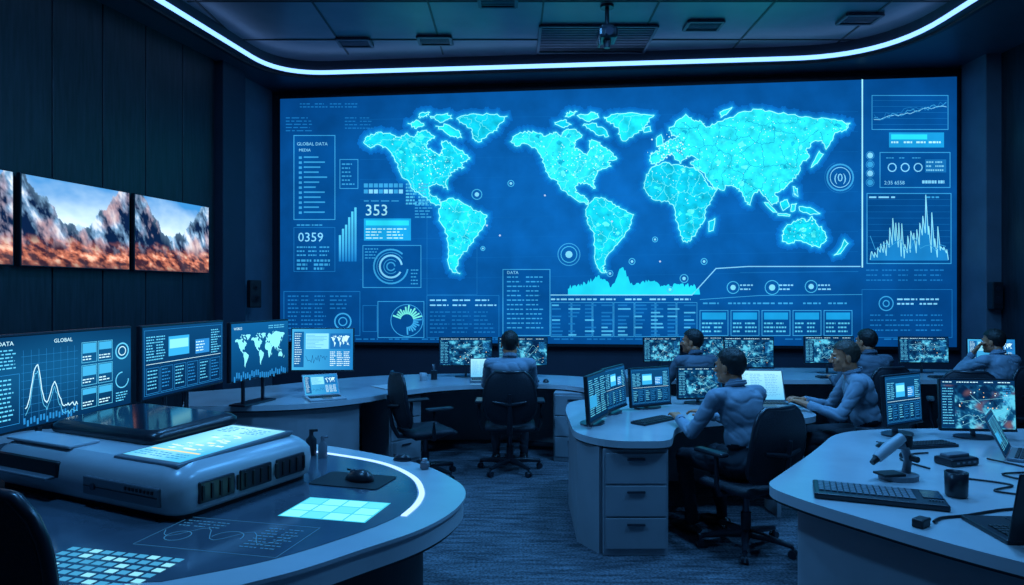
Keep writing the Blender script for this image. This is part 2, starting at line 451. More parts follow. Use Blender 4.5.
# ---------------------------------------------------------------- VIDEO WALL
def wallmap(a, b):
    t = ((a-512)*10.6+2458.8)/(6686.6+1.1*(a-512)); Y = 10.6-1.1*t
    return (t*WLEN, 1.7-(b-293)*Y/683.0)
mb = MB(); z0, z1 = 0.94, 4.705
mb.box((WLEN/2, 0.05, (z0+z1)/2), (WLEN+.10, 0.08, z1-z0+.10), M_black, .01)
cv = Canvas(mb, M_wallscr, 0, 0, 1, 1, 0.0, 1024, 585, 0.0035, wallmap)
cb = C(4, 70, 136); cc_ = C(10, 100, 182); ce = C(2, 50, 108)
def bgf(u, v):
    d = math.hypot((u-.52)/.62, (v-.42)/.7); c = mixc(cc_, cb, d*1.1); return mixc(c, ce, max(0, d-.75)*1.6)
vs = []; cs = []; nx, ny = 60, 24
for j in range(ny+1):
    for i in range(nx+1):
        vs.append((WLEN*i/nx, 0, z0+(z1-z0)*(1-j/ny))); cs.append(bgf(i/nx, j/ny))
fs = []; cl = []
for j in range(ny):
    for i in range(nx):
        a = j*(nx+1)+i; f = (a, a+1, a+nx+2, a+nx+1); fs.append(f); cl.append([cs[k] for k in f])
mb.add(vs, fs, M_wallscr, None, False, cl)
LN = C(50, 155, 215); LN2 = C(22, 112, 182); TX = C(120, 205, 245); CY = C(40, 215, 245); CYB = C(150, 250, 255, 1.1); PB = C(4, 76, 146)
for w_, c_, l_ in ((11, C(8, 100, 184), 1), (7.5, C(10, 112, 192), 1.2), (4.6, C(14, 130, 202), 1.4), (2.6, C(20, 158, 214), 1.6)):
    for p in CONT: cv.line(p, w_, c_, l_, True)
LAND = [C(18, 198, 226), C(26, 210, 234), C(14, 188, 220), C(38, 218, 238)]
for n, p in enumerate(CONT):
    cv.poly(p, LAND[n % 4], 2.2, M_land)
    cv.line(p, 0.6, CYB, 4, True)
for n, p in enumerate(CONT):
    if len(p) > 50:
        for sg in voronoi(p, 12.5 if len(p) > 120 else 11, .72): cv.line(list(sg), 0.42, C(14, 156, 192) if n > 14 else C(100, 236, 246), 3)
for p, n_ in ((CONT[0], 60), (CONT[7], 60), (CONT[15], 130), (CONT[1], 22), (CONT[8], 22), (CONT[14], 36), (CONT[16], 14)):
    xs = [q[0] for q in p]; ys = [q[1] for q in p]
    for _ in range(n_):
        x = R.uniform(min(xs), max(xs)); y = R.uniform(min(ys), max(ys)); r = R.uniform(1, 3.6)
        bl = [(x+r*math.cos(k*.7)*R.uniform(.4, 1.5), y+r*.8*math.sin(k*.7)*R.uniform(.4, 1.5)) for k in range(9)]
        if all(inside(q, p) for q in bl): cv.poly(bl, R.choice([C(60, 232, 244), C(90, 240, 248), C(20, 180, 212), C(16, 170, 205), C(50, 224, 240)]), 2.6, M_land)
    for _ in range(n_*5):
        x = R.uniform(min(xs), max(xs)); y = R.uniform(min(ys), max(ys))
        if inside((x, y), p): cv.disc(x, y, R.uniform(.25, .6), R.choice([C(190, 255, 255), C(150, 248, 252), C(12, 140, 185)]), 4.5, 5)
for _ in range(60):
    x = R.gauss(672, 12); y = R.gauss(150, 8); cv.disc(x, y, R.uniform(.3, .9), C(200, 255, 255), 5, 6)
for cxx in (425, 572):
    for _ in range(60):
        x = R.gauss(cxx+8, 16); y = R.gauss(160, 10)
        if any(inside((x, y), q) for q in CONT): cv.disc(x, y, R.uniform(.3, .8), C(190, 252, 255), 5, 6)
for i in range(9): cv.line([(360, 120+i*20), (858, 112+i*20)], .3, C(12, 98, 172), .6)
# left panels
cv.frame(294, 136, 41, 84, .8, LN, 2); cv.rect(294, 136, 41, 84, PB, 1); cv.text('GLOBAL DATA', 297, 146, 3.2, TX); cv.text('MEDIA', 299, 152, 2.8, TX)
for i in range(12): cv.rect(299, 157+i*5, 3, 2.4, LN, 3); cv.rect(304, 157+i*5, R.uniform(10, 24), 1.4, LN, 3)
cv.rows(286, 118, 30, 5, 3.2, 1.0, LN2); cv.rows(345, 118, 30, 4, 3.4, 1.0, LN2, 3, 2); cv.rows(300, 104, 60, 2, 3, 1, LN2, 3, 4)
cv.text('0359', 298, 242, 9, TX); cv.rows(297, 247, 34, 3, 4, 1.4, LN, 3, 3); cv.frame(294, 228, 41, 44, .6, LN2, 2)
cv.rows(297, 260, 34, 3, 4, 2.2, LN, 3, 2); cv.rows(297, 225, 30, 1, 4, 1.2, LN, 3, 2)
cv.frame(340, 160, 18, 29, .7, LN, 2); cv.rows(342, 164, 14, 6, 4, 1.4, LN)
for i in range(6):
    h = 8+i*5+R.uniform(-2, 2); cv.rect(339+i*3.1, 262-h-20, 2.2, h+20, C(80, 205, 245), 3, C(20, 120, 195))
for i in range(8):
    cv.rect(364+i*5, 184, 4, 4, LN, 3); cv.rect(364+i*5, 190, 4, 4, TX if i % 3 else LN, 3)
cv.text('353', 365, 216, 11, C(150, 225, 245)); cv.rows(364, 201, 40, 1, 2, 1, LN)
cv.rect(364, 219, 47, 22, C(24, 160, 225), 2); cv.rect(366, 221, 43, 5, CY, 3); cv.rows(366, 229, 42, 4, 3, 1.1, C(170, 235, 250), 4, 2)
cv.rows(406, 184, 25, 7, 3.2, 1.8, C(70, 180, 225), 3, 2); cv.rows(415, 202, 20, 6, 3, 1.2, LN, 3)
cv.frame(363, 246, 58, 42, .7, LN, 2); cv.rect(363, 246, 58, 42, PB, 1)
for r_, t_ in ((17, 1.6), (14, .6), (11, 1.8), (7, .7), (4, 1.2)): cv.ring(391, 267, r_, t_, LN if r_ != 11 else TX, 3, R.uniform(0, 90), R.uniform(300, 380))
cv.rows(365, 249, 14, 4, 3, 1, LN); cv.rows(411, 270, 9, 5, 3.4, 1.2, LN)
cv.frame(427, 205, 50, 90, .4, LN2, .8)
# bottom left
cv.frame(284, 292, 76, 44, .6, LN2, 2); cv.rows(288, 296, 40, 9, 4, 1.3, LN2, 3, 3); cv.rows(330, 296, 27, 4, 4, 1.4, LN2, 3)
cv.frame(378, 302, 46, 36, .6, LN, 2); cv.ring(343, 322, 8, 1.4, LN, 3); cv.ring(343, 322, 4, 1, LN, 3)
for i in range(20):
    an = math.radians(200+i*13); r2 = 10+5*R.random()
    cv.line([(407+7*math.cos(an), 321+7*math.sin(an)), (407+r2*math.cos(an), 321+r2*math.sin(an))], 1.5, C(110, 230, 220) if i < 12 else LN, 3)
cv.ring(407, 321, 16, .7, LN, 3); cv.frame(363, 306, 14, 26, .5, LN2, 2)
cv.rows(430, 300, 68, 2, 5, 1.4, TX, 3, 3); cv.rows(430, 312, 66, 6, 4, 1.1, LN2, 3, 3); cv.frame(427, 296, 72, 42, .6, LN2, 2)
cv.frame(503, 270, 47, 66, .8, LN, 2); cv.rows(507, 277, 38, 12, 4.6, 1.2, LN, 3, 2); cv.rect(503, 270, 47, 66, PB, 1); cv.text('DATA', 507, 274.5, 3, TX)
# area chart
pts = [(568, 294)]; x = 568
while x < 700:
    t = (x-568)/132; base = 3+5*math.sin(t*9)**2+22*math.exp(-((x-622)/6)**2)+10*math.exp(-((x-652)/9)**2)+8*math.exp(-((x-600)/8)**2)
    pts.append((x, 293-base*(1-.40*t)-R.uniform(0, 5))); x += 1.2
pts.append((700, 294))
for i in range(len(pts)-1):
    cv.poly([(pts[i][0], 295), pts[i], pts[i+1], (pts[i+1][0], 295)], C(30, 212, 242), 3)
cv.line([(551, 295.5), (692, 295.5), (716, 269), (748, 267), (860, 267)], 1.0, TX, 3)
cv.line([(700, 300), (760, 296), (862, 295)], .6, LN, 3); cv.line([(740, 273), (858, 272)], .5, LN2, 3)
cv.rows(551, 299, 148, 1, 2, 1.6, TX, 3, 6)
for r in range(9):
    for c in range(9): 
        if R.random() < .9: cv.rect(552+c*16.5, 305+r*3.7, R.uniform(6, 13), 1.5, C(70, 175, 225) if R.random() < .4 else LN2, 3)
for c in range(7): cv.frame(551+c*21, 303, 20, 34, .5, LN, 2)
for i in range(5):
    x = 700+i*31; cv.frame(x, 311, 28, 25, .7, LN, 2); cv.rect(x+2, 313, 24, 7, C(24, 150, 215), 3); cv.rows(x+2, 323, 24, 3, 4, 1.6, C(80, 190, 230), 3, 2)
cv.rows(703, 303, 150, 1, 2, 1.6, LN, 3, 6); cv.rows(290, 339, 660, 1, 2, 1.2, LN2, 3, 20)
for (x, y, r) in ((477, 195, 5), (511, 184, 3), (569, 255, 8), (684, 279, 4), (733, 288, 6), (772, 288, 7), (811, 287, 6), (670, 290, 3), (632, 262, 3), (610, 274, 3), (704, 262, 3), (483, 249, 2), (655, 240, 2.5), (795, 195, 2.5)):
    cv.ring(x, y, r, .8, C(60, 175, 225), 4, n=18); cv.disc(x, y, r*.45, C(120, 210, 245), 4, 10)
cv.ring(569, 255, 11, .8, LN, 4)
for (x, y) in ((740, 285), (779, 285), (818, 285)): cv.rows(x, y, 16, 2, 4, 1.4, TX)
cv.ring(840, 178, 13, 1.6, LN, 4); cv.ring(840, 178, 10, .7, TX, 4); cv.text('(0)', 833.5, 182, 8, TX); cv.ring(840, 178, 15.5, .6, LN2, 4, 30, 250)
for (x, y) in ((487, 226), (500, 236), (545, 196), (612, 222), (660, 262)): cv.disc(x, y, 1.0, C(170, 200, 235), 4, 8)
# right column
cv.rect(861.4, 80, 1.4, 188, C(150, 230, 250), 4)
cv.frame(872, 96, 76, 34, .7, LN, 2); cv.rect(872, 96, 76, 34, PB, 1)
for s_, cA in ((3, TX), (5, LN), (8, LN2)):
    cv.line([(874+i*3, 122-i*.6-R.uniform(0, s_)) for i in range(25)], .6, cA, 3)
for i in range(5): cv.line([(873, 101+i*6), (947, 101+i*6)], .3, LN2, 2)
cv.rect(889, 133, 55, 15, C(24, 150, 215), 2); cv.rect(891, 135, 36, 5, CY, 3); cv.rows(891, 142, 50, 1, 2, 1.8, C(170, 235, 250), 4, 4)
for i in range(4): cv.disc(870, 156+i*9, 3, LN if i % 2 else TX, 3, 10); cv.ring(870, 156+i*9, 4, .5, LN, 3, n=12)
cv.frame(880, 153, 70, 35, .8, LN, 2); cv.rect(880, 153, 70, 35, PB, 1)
for i in range(3):
    cv.ring(892+i*13, 168, 4, 1, TX, 3, n=14); cv.rows(886+i*13, 158, 9, 1, 2, 1, LN)
cv.rect(925, 160, 21, 13, LN2, 3); cv.rows(926, 162, 18, 3, 4, 1.5, TX, 4, 2); cv.text('2:35 6558', 884, 185, 3.6, TX); cv.rows(922, 181, 24, 1, 2, 3, TX, 3, 3)
cv.frame(867, 194, 84, 70, .8, LN, 2); cv.rect(867, 194, 84, 70, C(4, 70, 134), 1); cv.rows(869, 197, 40, 1, 2, 1.6, TX); cv.rows(925, 197, 22, 1, 2, 1.6, LN)
def spikes(y0, n, x0, x1, f):
    ps = [(x0, y0)]
    for i in range(n):
        x = x0+(x1-x0)*(i+.5)/n; ps += [(x-.5, y0-f(i/n)*R.uniform(.05, .5)), (x, y0-f(i/n)*R.uniform(.4, 1.0))]
    ps.append((x1, y0)); return ps
sp_ = spikes(260, 26, 870, 948, lambda t: 16+50*math.exp(-((t-.68)/.16)**2)+30*math.exp(-((t-.3)/.12)**2))
for i in range(len(sp_)-1): cv.poly([(sp_[i][0], 261), sp_[i], sp_[i+1], (sp_[i+1][0], 261)], C(24, 125, 195), 3)
cv.line(sp_, .8, C(130, 220, 245), 4)
cv.line([(870+i*5, 252-R.uniform(0, 16)) for i in range(16)], .6, LN, 5)
for i in range(10): cv.line([(868, 200+i*6.2), (950, 200+i*6.2)], .25, LN2, 2)
cv.rows(866, 270, 80, 3, 5, 1.3, LN2, 3, 5); cv.ring(886, 304, 7, 1, LN, 3); cv.ring(886, 304, 3, 1, LN, 3); cv.rows(897, 299, 45, 2, 4.5, 1.6, TX, 3, 2); cv.rows(870, 315, 76, 4, 5, 1.3, LN2, 3, 5)
cv.frame(862, 290, 90, 48, .5, LN2, 2)
VM = Matrix(((WDn.x, WN.x, 0, WB0.x), (WDn.y, WN.y, 0, WB0.y), (0, 0, 1, 0), (0, 0, 0, 1)))
mb.build('video_wall', VM)

# ---------------------------------------------------------------- screen contents
def mini_map(cv, x, y, w, h, col, l=2):
    for p in CONT[:]: cv.poly([(x+(a-360)*w/500, y+(b-108)*h/170) for a, b in p], col, l)
def content(cv, kind, seed):
    rs = R.getstate(); R.seed(seed)
    W, Hh = cv.W, cv.H
    lA = C(90, 195, 235); lB = C(35, 125, 190); hi = C(190, 238, 252)
    if kind == 'chart':
        cv.grid(lambda u, v: mixc(C(16, 86, 134), C(4, 42, 80), abs(v-.4)*1.6+abs(u-.5)*.4), 6, 6)
        cv.text('DATA', 3, 8, 4, hi); cv.text('GLOBAL', 60, 9, 4, hi); cv.rows(3, 12, 22, 6, 3.4, 1.2, lA)
        ps = [(30+i*1.4, 72-44*math.exp(-((i-8)/4.5)**2)-26*math.exp(-((i-22)/4)**2)+R.uniform(-2, 2)+i*.1) for i in range(42)]
        cv.line(ps, .9, hi, 4); cv.line([(a, b+7+R.uniform(-2, 2)) for a, b in ps], .5, lA, 4)
        for i in range(8): cv.line([(26, 20+i*8), (88, 20+i*8)], .25, lB, 2); cv.line([(28+i*8, 14), (28+i*8, 84)], .25, lB, 2)
        for i in range(18): cv.rect(28+i*3.4, 84-R.uniform(1, 6), 2, 6, lB, 3)
        cv.frame(2, 36, 22, 48, .5, lB, 2); cv.rows(4, 40, 18, 10, 4.2, 1.4, lA)
        for j in range(3):
            for i in range(2):
                cv.frame(93+i*21, 12+j*25, 19, 22, .5, lA, 2); cv.rect(94+i*21, 13+j*25, 17, R.uniform(6, 12), C(60, 165, 215), 3); cv.rows(94+i*21, 27+j*25, 16, 2, 3, 1.2, hi)
        cv.ring(147, 26, 9, 1.6, lA, 3); cv.ring(147, 26, 5, 1, hi, 3); cv.ring(147, 60, 9, 1.2, lA, 3, 0, 270); cv.rows(138, 74, 18, 4, 3, 1.2, lA)
    elif kind == 'dash':
        cv.grid(lambda u, v: mixc(C(10, 66, 112), C(4, 36, 72), v), 4, 4)
        cv.frame(3, 4, W-6, Hh-8, .5, lB, 1)
        cv.rect(45, 14, 40, 26, C(50, 165, 225), 3); cv.rect(47, 18, 36, 12, C(130, 220, 245), 4); cv.rect(98, 22, 30, 20, C(40, 130, 200), 3); cv.rows(99, 25, 26, 4, 4, 1.4, hi, 4)
        cv.rows(6, 12, 34, 9, 3.6, 1.4, lA, 3, 2); cv.rows(132, 10, 24, 10, 3.6, 1.4, lA)
        for i in range(6): cv.frame(6+i*25, 52, 22, 32, .6, lB, 2); cv.rows(8+i*25, 55, 18, 6, 4.4, 1.4, lB if i % 2 else lA)
        cv.line([(6, 47), (154, 47)], .6, hi, 3)
    elif kind == 'map':
        cv.grid(lambda u, v: mixc(C(12, 88, 145), C(4, 44, 84), v*.8), 4, 4)
        mini_map(cv, 8, 16, 144, 56, C(130, 230, 245), 2)
        cv.text('WORLD', 6, 10, 4, hi); cv.rows(100, 6, 50, 2, 3.6, 1.4, lA, 3, 3)
        for i in range(26): cv.rect(6+i*5.7, 86-R.uniform(1, 9), 3.4, 9, lB, 3)
    elif kind == 'light':
        cv.grid(lambda u, v: mixc(C(60, 160, 210), C(26, 115, 180), u), 4, 4)
        cv.rect(5, 6, 26, 78, C(18, 88, 145), 2); cv.rows(7, 10, 20, 14, 5, 1.6, hi)
        cv.rect(36, 10, 60, 34, C(130, 210, 235), 2); cv.rect(100, 10, 54, 34, C(24, 100, 165), 2); mini_map(cv, 102, 14, 50, 26, hi, 3)
        ps = [(36+i*3, 76-R.uniform(0, 18)) for i in range(20)]; cv.line(ps, .9, C(15, 65, 120), 3); cv.rows(100, 50, 54, 8, 4.2, 1.7, C(200, 235, 245), 3, 3)
        for i in range(10): cv.line([(38, 14+i*3), (38+R.uniform(20, 54), 14+i*3)], .8, C(60, 140, 185), 3)
    elif kind in ('sat', 'satwarm'):
        ox, oy = R.uniform(0, 50), R.uniform(0, 50)
        def fn(u, v):
            n1 = noise.fractal(Vector((ox+u*7, oy+v*5, seed*.37)), 0.55, 2.2, 6); n2 = noise.noise(Vector((ox+u*5, oy+v*5, 9.1)))
            c = mixc(C(4, 32, 66), C(16, 88, 136), .45+n1*.9)
            if n1 > .22: c = mixc(c, C(80, 180, 210), (n1-.22)*2.6)
            if kind == 'satwarm' and n2 > .28: c = mixc(c, C(140, 100, 98), (n2-.28)*1.3)
            return c
        cv.grid(fn, 64, 36)
        cv.rect(0, 0, W, 9, C(6, 46, 86), 1); cv.rows(4, 3, 150, 1, 3.6, 1.4, hi, 3, 5); cv.rect(0, 12, 30, 76, C(6, 46, 86), 1); cv.rows(3, 15, 25, 14, 5, 1.5, lA, 3, 2); cv.rows(134, 14, 22, 9, 3.8, 1.4, lB)
        for _ in range(5): cv.line([(R.uniform(34, 150), R.uniform(12, 86)) for _ in range(3)], .5, C(110, 190, 215), 2)
        for _ in range(26): cv.disc(R.uniform(34, 150), R.uniform(14, 82), R.uniform(.6, 1.5), R.choice([C(235, 190, 140), hi, hi, hi]), 3, 6)
        cv.line([(34+i*9, 80-R.uniform(0, 16)) for i in range(13)], .6, C(120, 205, 230), 3)
    elif kind == 'sheet':
        cv.grid(lambda u, v: mixc(C(150, 215, 240), C(90, 175, 220), v), 4, 4)
        cv.rows(10, 10, 140, 14, 5.2, 1.3, C(70, 135, 185), 2, 3)
    elif kind == 'text':
        cv.grid(lambda u, v: mixc(C(10, 62, 104), C(4, 36, 68), v), 3, 3)
        cv.rows(6, 8, 148, 17, 4.4, 1.5, lA, 2, 3); cv.rect(6, 40, 60, 24, C(45, 145, 200), 3)
    R.setstate(rs)

def monitor(x, y, rot, w, h, gap, kind, seed, z=0.75, name='computer_monitor', tilt=-3, base=True, scale_base=1.0):
    mb = MB(); th = 0.028
    A = T(0, 0, gap) @ RX(tilt)
    mb.box((0, 0.012, h/2), (w, th, h), M_plast, .006, M=A)
    mb.box((0, 0.036, h*.48), (w*.62, .03, h*.55), M_plast, .012, M=A)
    mb.box((0, -.0035, .008), (w, .006, .014), M_plast, .002, M=A)
    cv = Canvas(mb, M_scr, -w/2+.010, .018, w-.02, h-.028, -.0035, 160, 90, .0005, None, A)
    content(cv, kind, seed)
    if base:
        sb = scale_base
        mb.tube([(0, .065, .012), (0, .07, gap+h*.25), (0, .045, gap+h*.45)], [.022*sb, .02*sb, .02*sb], M_metal, 10, flat=.6)
        el = [(0.125*sb*math.cos(2*pi*k/24), .05+.085*sb*math.sin(2*pi*k/24)) for k in range(24)]
        mb.ext(el, 0, .012, M_metal)
    return mb.build(name, T(x, y, z) @ RZ(rot))

# canyon displays on left wall
def mountain(cv, seed):
    def fn(u, v):
        V = 1-v; x = u*2.0+seed*3.7
        nf = lambda a, b, c, o=5: noise.fractal(Vector((a, b, c)), .75, 2.1, o)
        ridge = .38+1.45*abs(u-.47)**1.05+.12*nf(x*3.2, seed, 0, 4)
        far = .50+.06*nf(x*4, seed+9, 0, 4)
        gl = .38+.09*nf(x*1.6, seed+5, 0, 3)-.06*abs(u-.46)
        sky = mixc(C(205, 232, 248), C(56, 136, 202), max(0, (V-.50)*1.9)+.25*nf(x*1.2, V*3, 3, 4))
        if V > ridge and V > far: return sky
        s1 = nf(x*4+V*3.5, V*2.2-x*1.5, seed, 6); s2 = nf(x*13+V*4, V*7-x*3, seed+2, 4)
        if V > ridge and V > gl: return mixc(C(110, 165, 210), C(195, 222, 240), (V-.3)*2.2+s1*.6)
        lit = .34+s1*1.5+s2*.45+(.14 if u > .46 else -.06)
        c = mixc(C(8, 30, 64), C(116, 158, 196), lit)
        if lit > .9: c = mixc(c, C(215, 226, 238), (lit-.9)*1.4)
        c = mixc(c, C(140, 190, 224), max(0, .22-abs(V-ridge)*1.5))
        wsh = nf(x*2.2, V*2.2, seed+8, 3)
        c = mixc(c, C(190, 124, 104), max(0, min(.55, wsh*1.1+.28-V*.3))*max(0, min(1, lit*1.3)))
        if V < gl:
            e = nf(x*5+V*6, V*11, seed+4, 4)
            w = mixc(C(60, 34, 46), C(216, 126, 98), .45+e*1.5)
            if e > .3: w = mixc(w, C(246, 205, 176), (e-.3)*2.2)
            if V < .12: w = mixc(w, C(40, 30, 44), (.12-V)*6)
            c = mixc(c, w, min(.95, (gl-V)*5))
        return c
    cv.grid(fn, 130, 80)
TVh = .885
def walldisp(y0, y1, zb0, seed):
    a = Vector((lx(y0), y0)); b = Vector((lx(y1), y1)); L = (b-a).length-.02; n = Vector((dirl.y, -dirl.x)); o = a+n*.10
    mb = MB(); mb.box((L/2, .02, TVh/2), (L, .05, TVh), M_plast, .008); mb.box((L/2, .07, TVh/2), (L*.5, .06, TVh*.5), M_black)
    cv = Canvas(mb, M_scr, .014, .014, L-.028, TVh-.028, -.006, 160, 90)
    mountain(cv, seed); mb.build('wall_mounted_display', T(o.x, o.y, zb0) @ RZ(ang))
walldisp(7.765, 9.03, 1.945, 1.3); walldisp(6.42, 7.725, 1.945, 4.1); walldisp(5.10, 6.38, 1.945, 7.7)

# ---------------------------------------------------------------- DESKS
dA = crom([(-3.4, 4.55), (-2.6, 4.62), (-1.8, 4.50), (-1.12, 4.22), (-.55, 3.82), (-.30, 3.48), (-.22, 3.24), (-.25, 2.99), (-.36, 2.75), (-.55, 2.53), (-.80, 2.28), (-1.15, 2.10), (-2.0, 2.04), (-3.3, 2.04)], 8)
mb = MB(); mb.ext(dA, .735, .75, M_desk, M_deske); mb.ext(inset(dA, .010), .655, .735, M_deske); mb.ext(inset(dA, .02), .64, .655, M_base)
mb.ext(inset(dA, .20), 0.0, .64, M_base)
inl = [(-3.2, 4.30), (-2.3, 4.34), (-1.6, 4.22)]+crom([(-1.15, 4.04), (-.76, 3.80), (-.54, 3.53), (-.455, 3.28), (-.445, 3.08), (-.48, 2.90), (-.62, 2.68), (-.86, 2.42), (-1.15, 2.24)], 6, False)+[(-2.0, 2.18), (-3.2, 2.18)]
mb.ext(inl, .7502, .7518, M_deskd)
led = crom([(-1.55, 4.215), (-1.15, 4.055), (-.75, 3.82), (-.525, 3.54), (-.435, 3.28), (-.425, 3.08), (-.46, 2.90)], 8, False)
mb.strip(led, .026, .7505, .7535, M_led2)
def flatcv(mb, x, y, rot, w, d, z, W, Hh): return Canvas(mb, M_scr, -w/2, -d/2, w, d, 0, W, Hh, .0004, None, T(x, y, z) @ RZ(rot) @ RX(-90))
cv = flatcv(mb, -.77, 2.985, -13, .40, .27, .7525, 100, 60)
cv.rect(0, 0, 100, 60, C(60, 185, 220), 0)
for i in range(4):
    for j in range(3): cv.rect(2+i*24.5, 2+j*19.5, 22.5, 17.5, C(120, 228, 248) if (i+j) % 3 else C(90, 208, 238), 1)
cv = flatcv(mb, -1.10, 2.66, -13, .62, .34, .7523, 120, 60)
c1 = C(42, 100, 145)
cv.frame(2, 2, 116, 56, .5, c1); cv.line([(4+i*5, 30+10*math.sin(i*.8)) for i in range(22)], .6, c1); cv.ring(22, 38, 9, .7, c1); cv.ring(60, 34, 12, .7, c1, 2, 180, 360); cv.rows(80, 10, 34, 8, 5, 1.2, c1, 2, 2); cv.rows(6, 8, 40, 3, 5, 1.2, c1, 2, 3)
cv = flatcv(mb, -1.43, 2.36, -14, .50, .27, .7523, 180, 90)
for i in range(10):
    for j in range(6): cv.rect(2+i*18, 2+j*15, 13.5, 9.5, C(58, 142, 188) if R.random() < .75 else C(125, 206, 234), 1)
mb.build('control_desk')

fB = [(-2.75, 5.70), (-2.2, 5.72), (-1.75, 5.84), (-1.35, 6.15), (-1.0, 6.65), (-.6, 6.96), (0.0, 7.08), (.5, 7.02), (.78, 6.72)]
bB = [(.98, 6.95), (.95, 7.55), (.45, 7.86), (-.3, 8.0), (-1.0, 7.95), (-1.6, 7.75), (-2.1, 7.35), (-2.55, 6.9), (-3.1, 6.5)]
def desk(name, poly, panels, extra=None, zt=.75, th=.045):
    mb = MB(); mb.ext(poly, zt-th, zt, M_desk, M_deske); mb.ext(inset(poly, .01), zt-th-.012, zt-th, M_base)
    for pts, t, m in panels: mb.strip(pts, t, 0.0, zt-th-.01, m)
    if extra: extra(mb)
    return mb.build(name)
pB = crom(fB, 6, False)+crom(bB, 6, False)
def drawers(mb, M, w, d, h, n=3):
    mb.box((0, 0, h/2), (w, d, h), M_cab, .006, M=M)
    for i in range(n):
        hh = (h-.06)/n; zc = .04+hh*(i+.5)
        mb.box((0, -d/2-.006, zc), (w-.03, .012, hh-.012), M_cab, .004, M=M)
        mb.box((0, -d/2-.018, zc+hh*.28), (w*.28, .014, .014), M_metal, .004, M=M)
def exB(mb):
    fr = crom([(-2.7, 5.76), (-2.2, 5.78), (-1.78, 5.90), (-1.40, 6.22)], 6, False); mb.strip(fr, .03, .0, .69, M_cab)
    drawers(mb, T(.66, 7.1, 0) @ RZ(-10), .40, .5, .69); drawers(mb, T(-1.22, 6.9, 0) @ RZ(48), .4, .45, .69)
desk('curved_workstation_desk', pB, [(crom([(.9, 7.5), (.42, 7.78), (-.3, 7.9), (-1.0, 7.86), (-1.6, 7.66), (-2.1, 7.26), (-2.6, 6.8), (-2.95, 6.45)], 5, False), .03, M_cab), ([(-2.98, 6.45), (-2.70, 5.78)], .03, M_cab)], exB)

pC = roundpoly([(.43, 5.55), (.42, 4.62), (.62, 4.36), (1.02, 4.36), (1.16, 4.86), (1.52, 5.12), (2.05, 5.10), (2.36, 5.22), (2.42, 5.65), (2.40, 6.15), (1.7, 6.25), (.95, 6.20), (.5, 6.0)], [.2, .25, .18, .12, .2, .25, .3, .2, .3, .2, .4, .4, .3], 6)
def exC(mb):
    drawers(mb, T(.80, 4.72, 0) @ RZ(0), .42, .62, .69)
desk('workstation_desk', pC, [([(.47, 5.5), (.46, 4.66), (.58, 4.45)], .03, M_cab), ([(.60, 6.02), (.98, 6.14), (1.7, 6.18), (2.30, 6.10)], .03, M_cab), ([(2.02, 5.16), (2.02, 5.42)], .03, M_cab)], exC)

pD = roundpoly([(1.24, 3.36), (1.34, 3.10), (1.64, 2.60), (1.90, 2.28), (2.4, 1.9), (4.2, 1.7), (4.2, 4.74), (2.9, 4.78), (2.24, 4.70), (1.82, 4.10)], [.12, .3, .4, .4, .3, .1, .1, .3, .35, .3], 8)
mb = MB(); mb.ext(pD, .70, .75, M_desk, M_deske); mb.ext(inset(pD, .012), .685, .70, M_base); mb.ext(inset(pD, .13), 0.0, .685, M_cab)
mb.build('operator_desk')

pE = roundpoly([(1.25, 7.42), (3.0, 7.42), (6.1, 7.42), (6.2, 8.35), (3.6, 8.62), (1.4, 8.55)], [.25, .3, .1, .1, .3, .25], 6)
desk('long_workstation_desk', pE, [([(1.4, 8.45), (3.6, 8.52), (6.1, 8.25)], .03, M_cab), ([(1.32, 7.5), (1.40, 8.45)], .03, M_cab), ([(6.08, 7.5), (6.08, 8.25)], .03, M_cab), ([(4.28, 7.6), (4.28, 8.4)], .03, M_cab), ([(2.7, 7.6), (2.7, 8.4)], .03, M_cab)])

mb = MB(); mb.box((-2.44, 5.02, .36), (.50, .56, .72), M_base, .01); mb.box((-2.44, 5.03, .735), (.56, .60, .03), M_base, .008)
for i in range(3): mb.box((-2.187, 5.02, .14+i*.22), (.01, .5, .20), M_plast, .003)
mb.build('equipment_cabinet')

# ---------------------------------------------------------------- MONITORS
def bigmon(x0, y0, x1, y1, zb, zt, kind, seed, ft):
    a = Vector((x0, y0)); b = Vector((x1, y1)); L = (b-a).length; an = math.degrees(math.atan2(b.y-a.y, b.x-a.x)); c = (a+b)/2
    h = zt-zb; mb = MB()
    mb.box((0, .016, zb+h/2), (L-.02, .035, h), M_plast, .008); mb.box((0, .045, zb+h*.5), (L*.5, .04, h*.5), M_plast, .012)
    cv = Canvas(mb, M_scr, -L/2+.024, zb+.014, L-.048, h-.028, -.004, 160, 90); content(cv, kind, seed)
    for s in (-.13, .13):
        mb.tube([(s, .08, ft), (s, .08, zb+h*.4)], .016, M_metal, 8); mb.box((s, .06, zb+h*.4), (.05, .05, .06), M_metal, .005)
    mb.box((0, .08, ft+.008), (.42, .16, .016), M_metal, .004)
    mb.build('large_display_monitor', T(c.x, c.y, 0) @ RZ(an))
bigmon(-2.53, 3.30, -2.40, 4.32, .99, 1.49, 'chart', 3, .752)
bigmon(-2.39, 4.38, -2.27, 5.38, .99, 1.485, 'dash', 4, .752)
bigmon(-2.26, 5.45, -2.03, 6.22, .97, 1.46, 'map', 5, .751)
monitor(-1.82, 6.55, 2, .60, .42, .19, 'light', 6, tilt=-3)
monitor(-.52, 7.66, 2, .60, .33, .12, 'sat', 11); monitor(.12, 7.66, -2, .56, .33, .12, 'sat', 12)
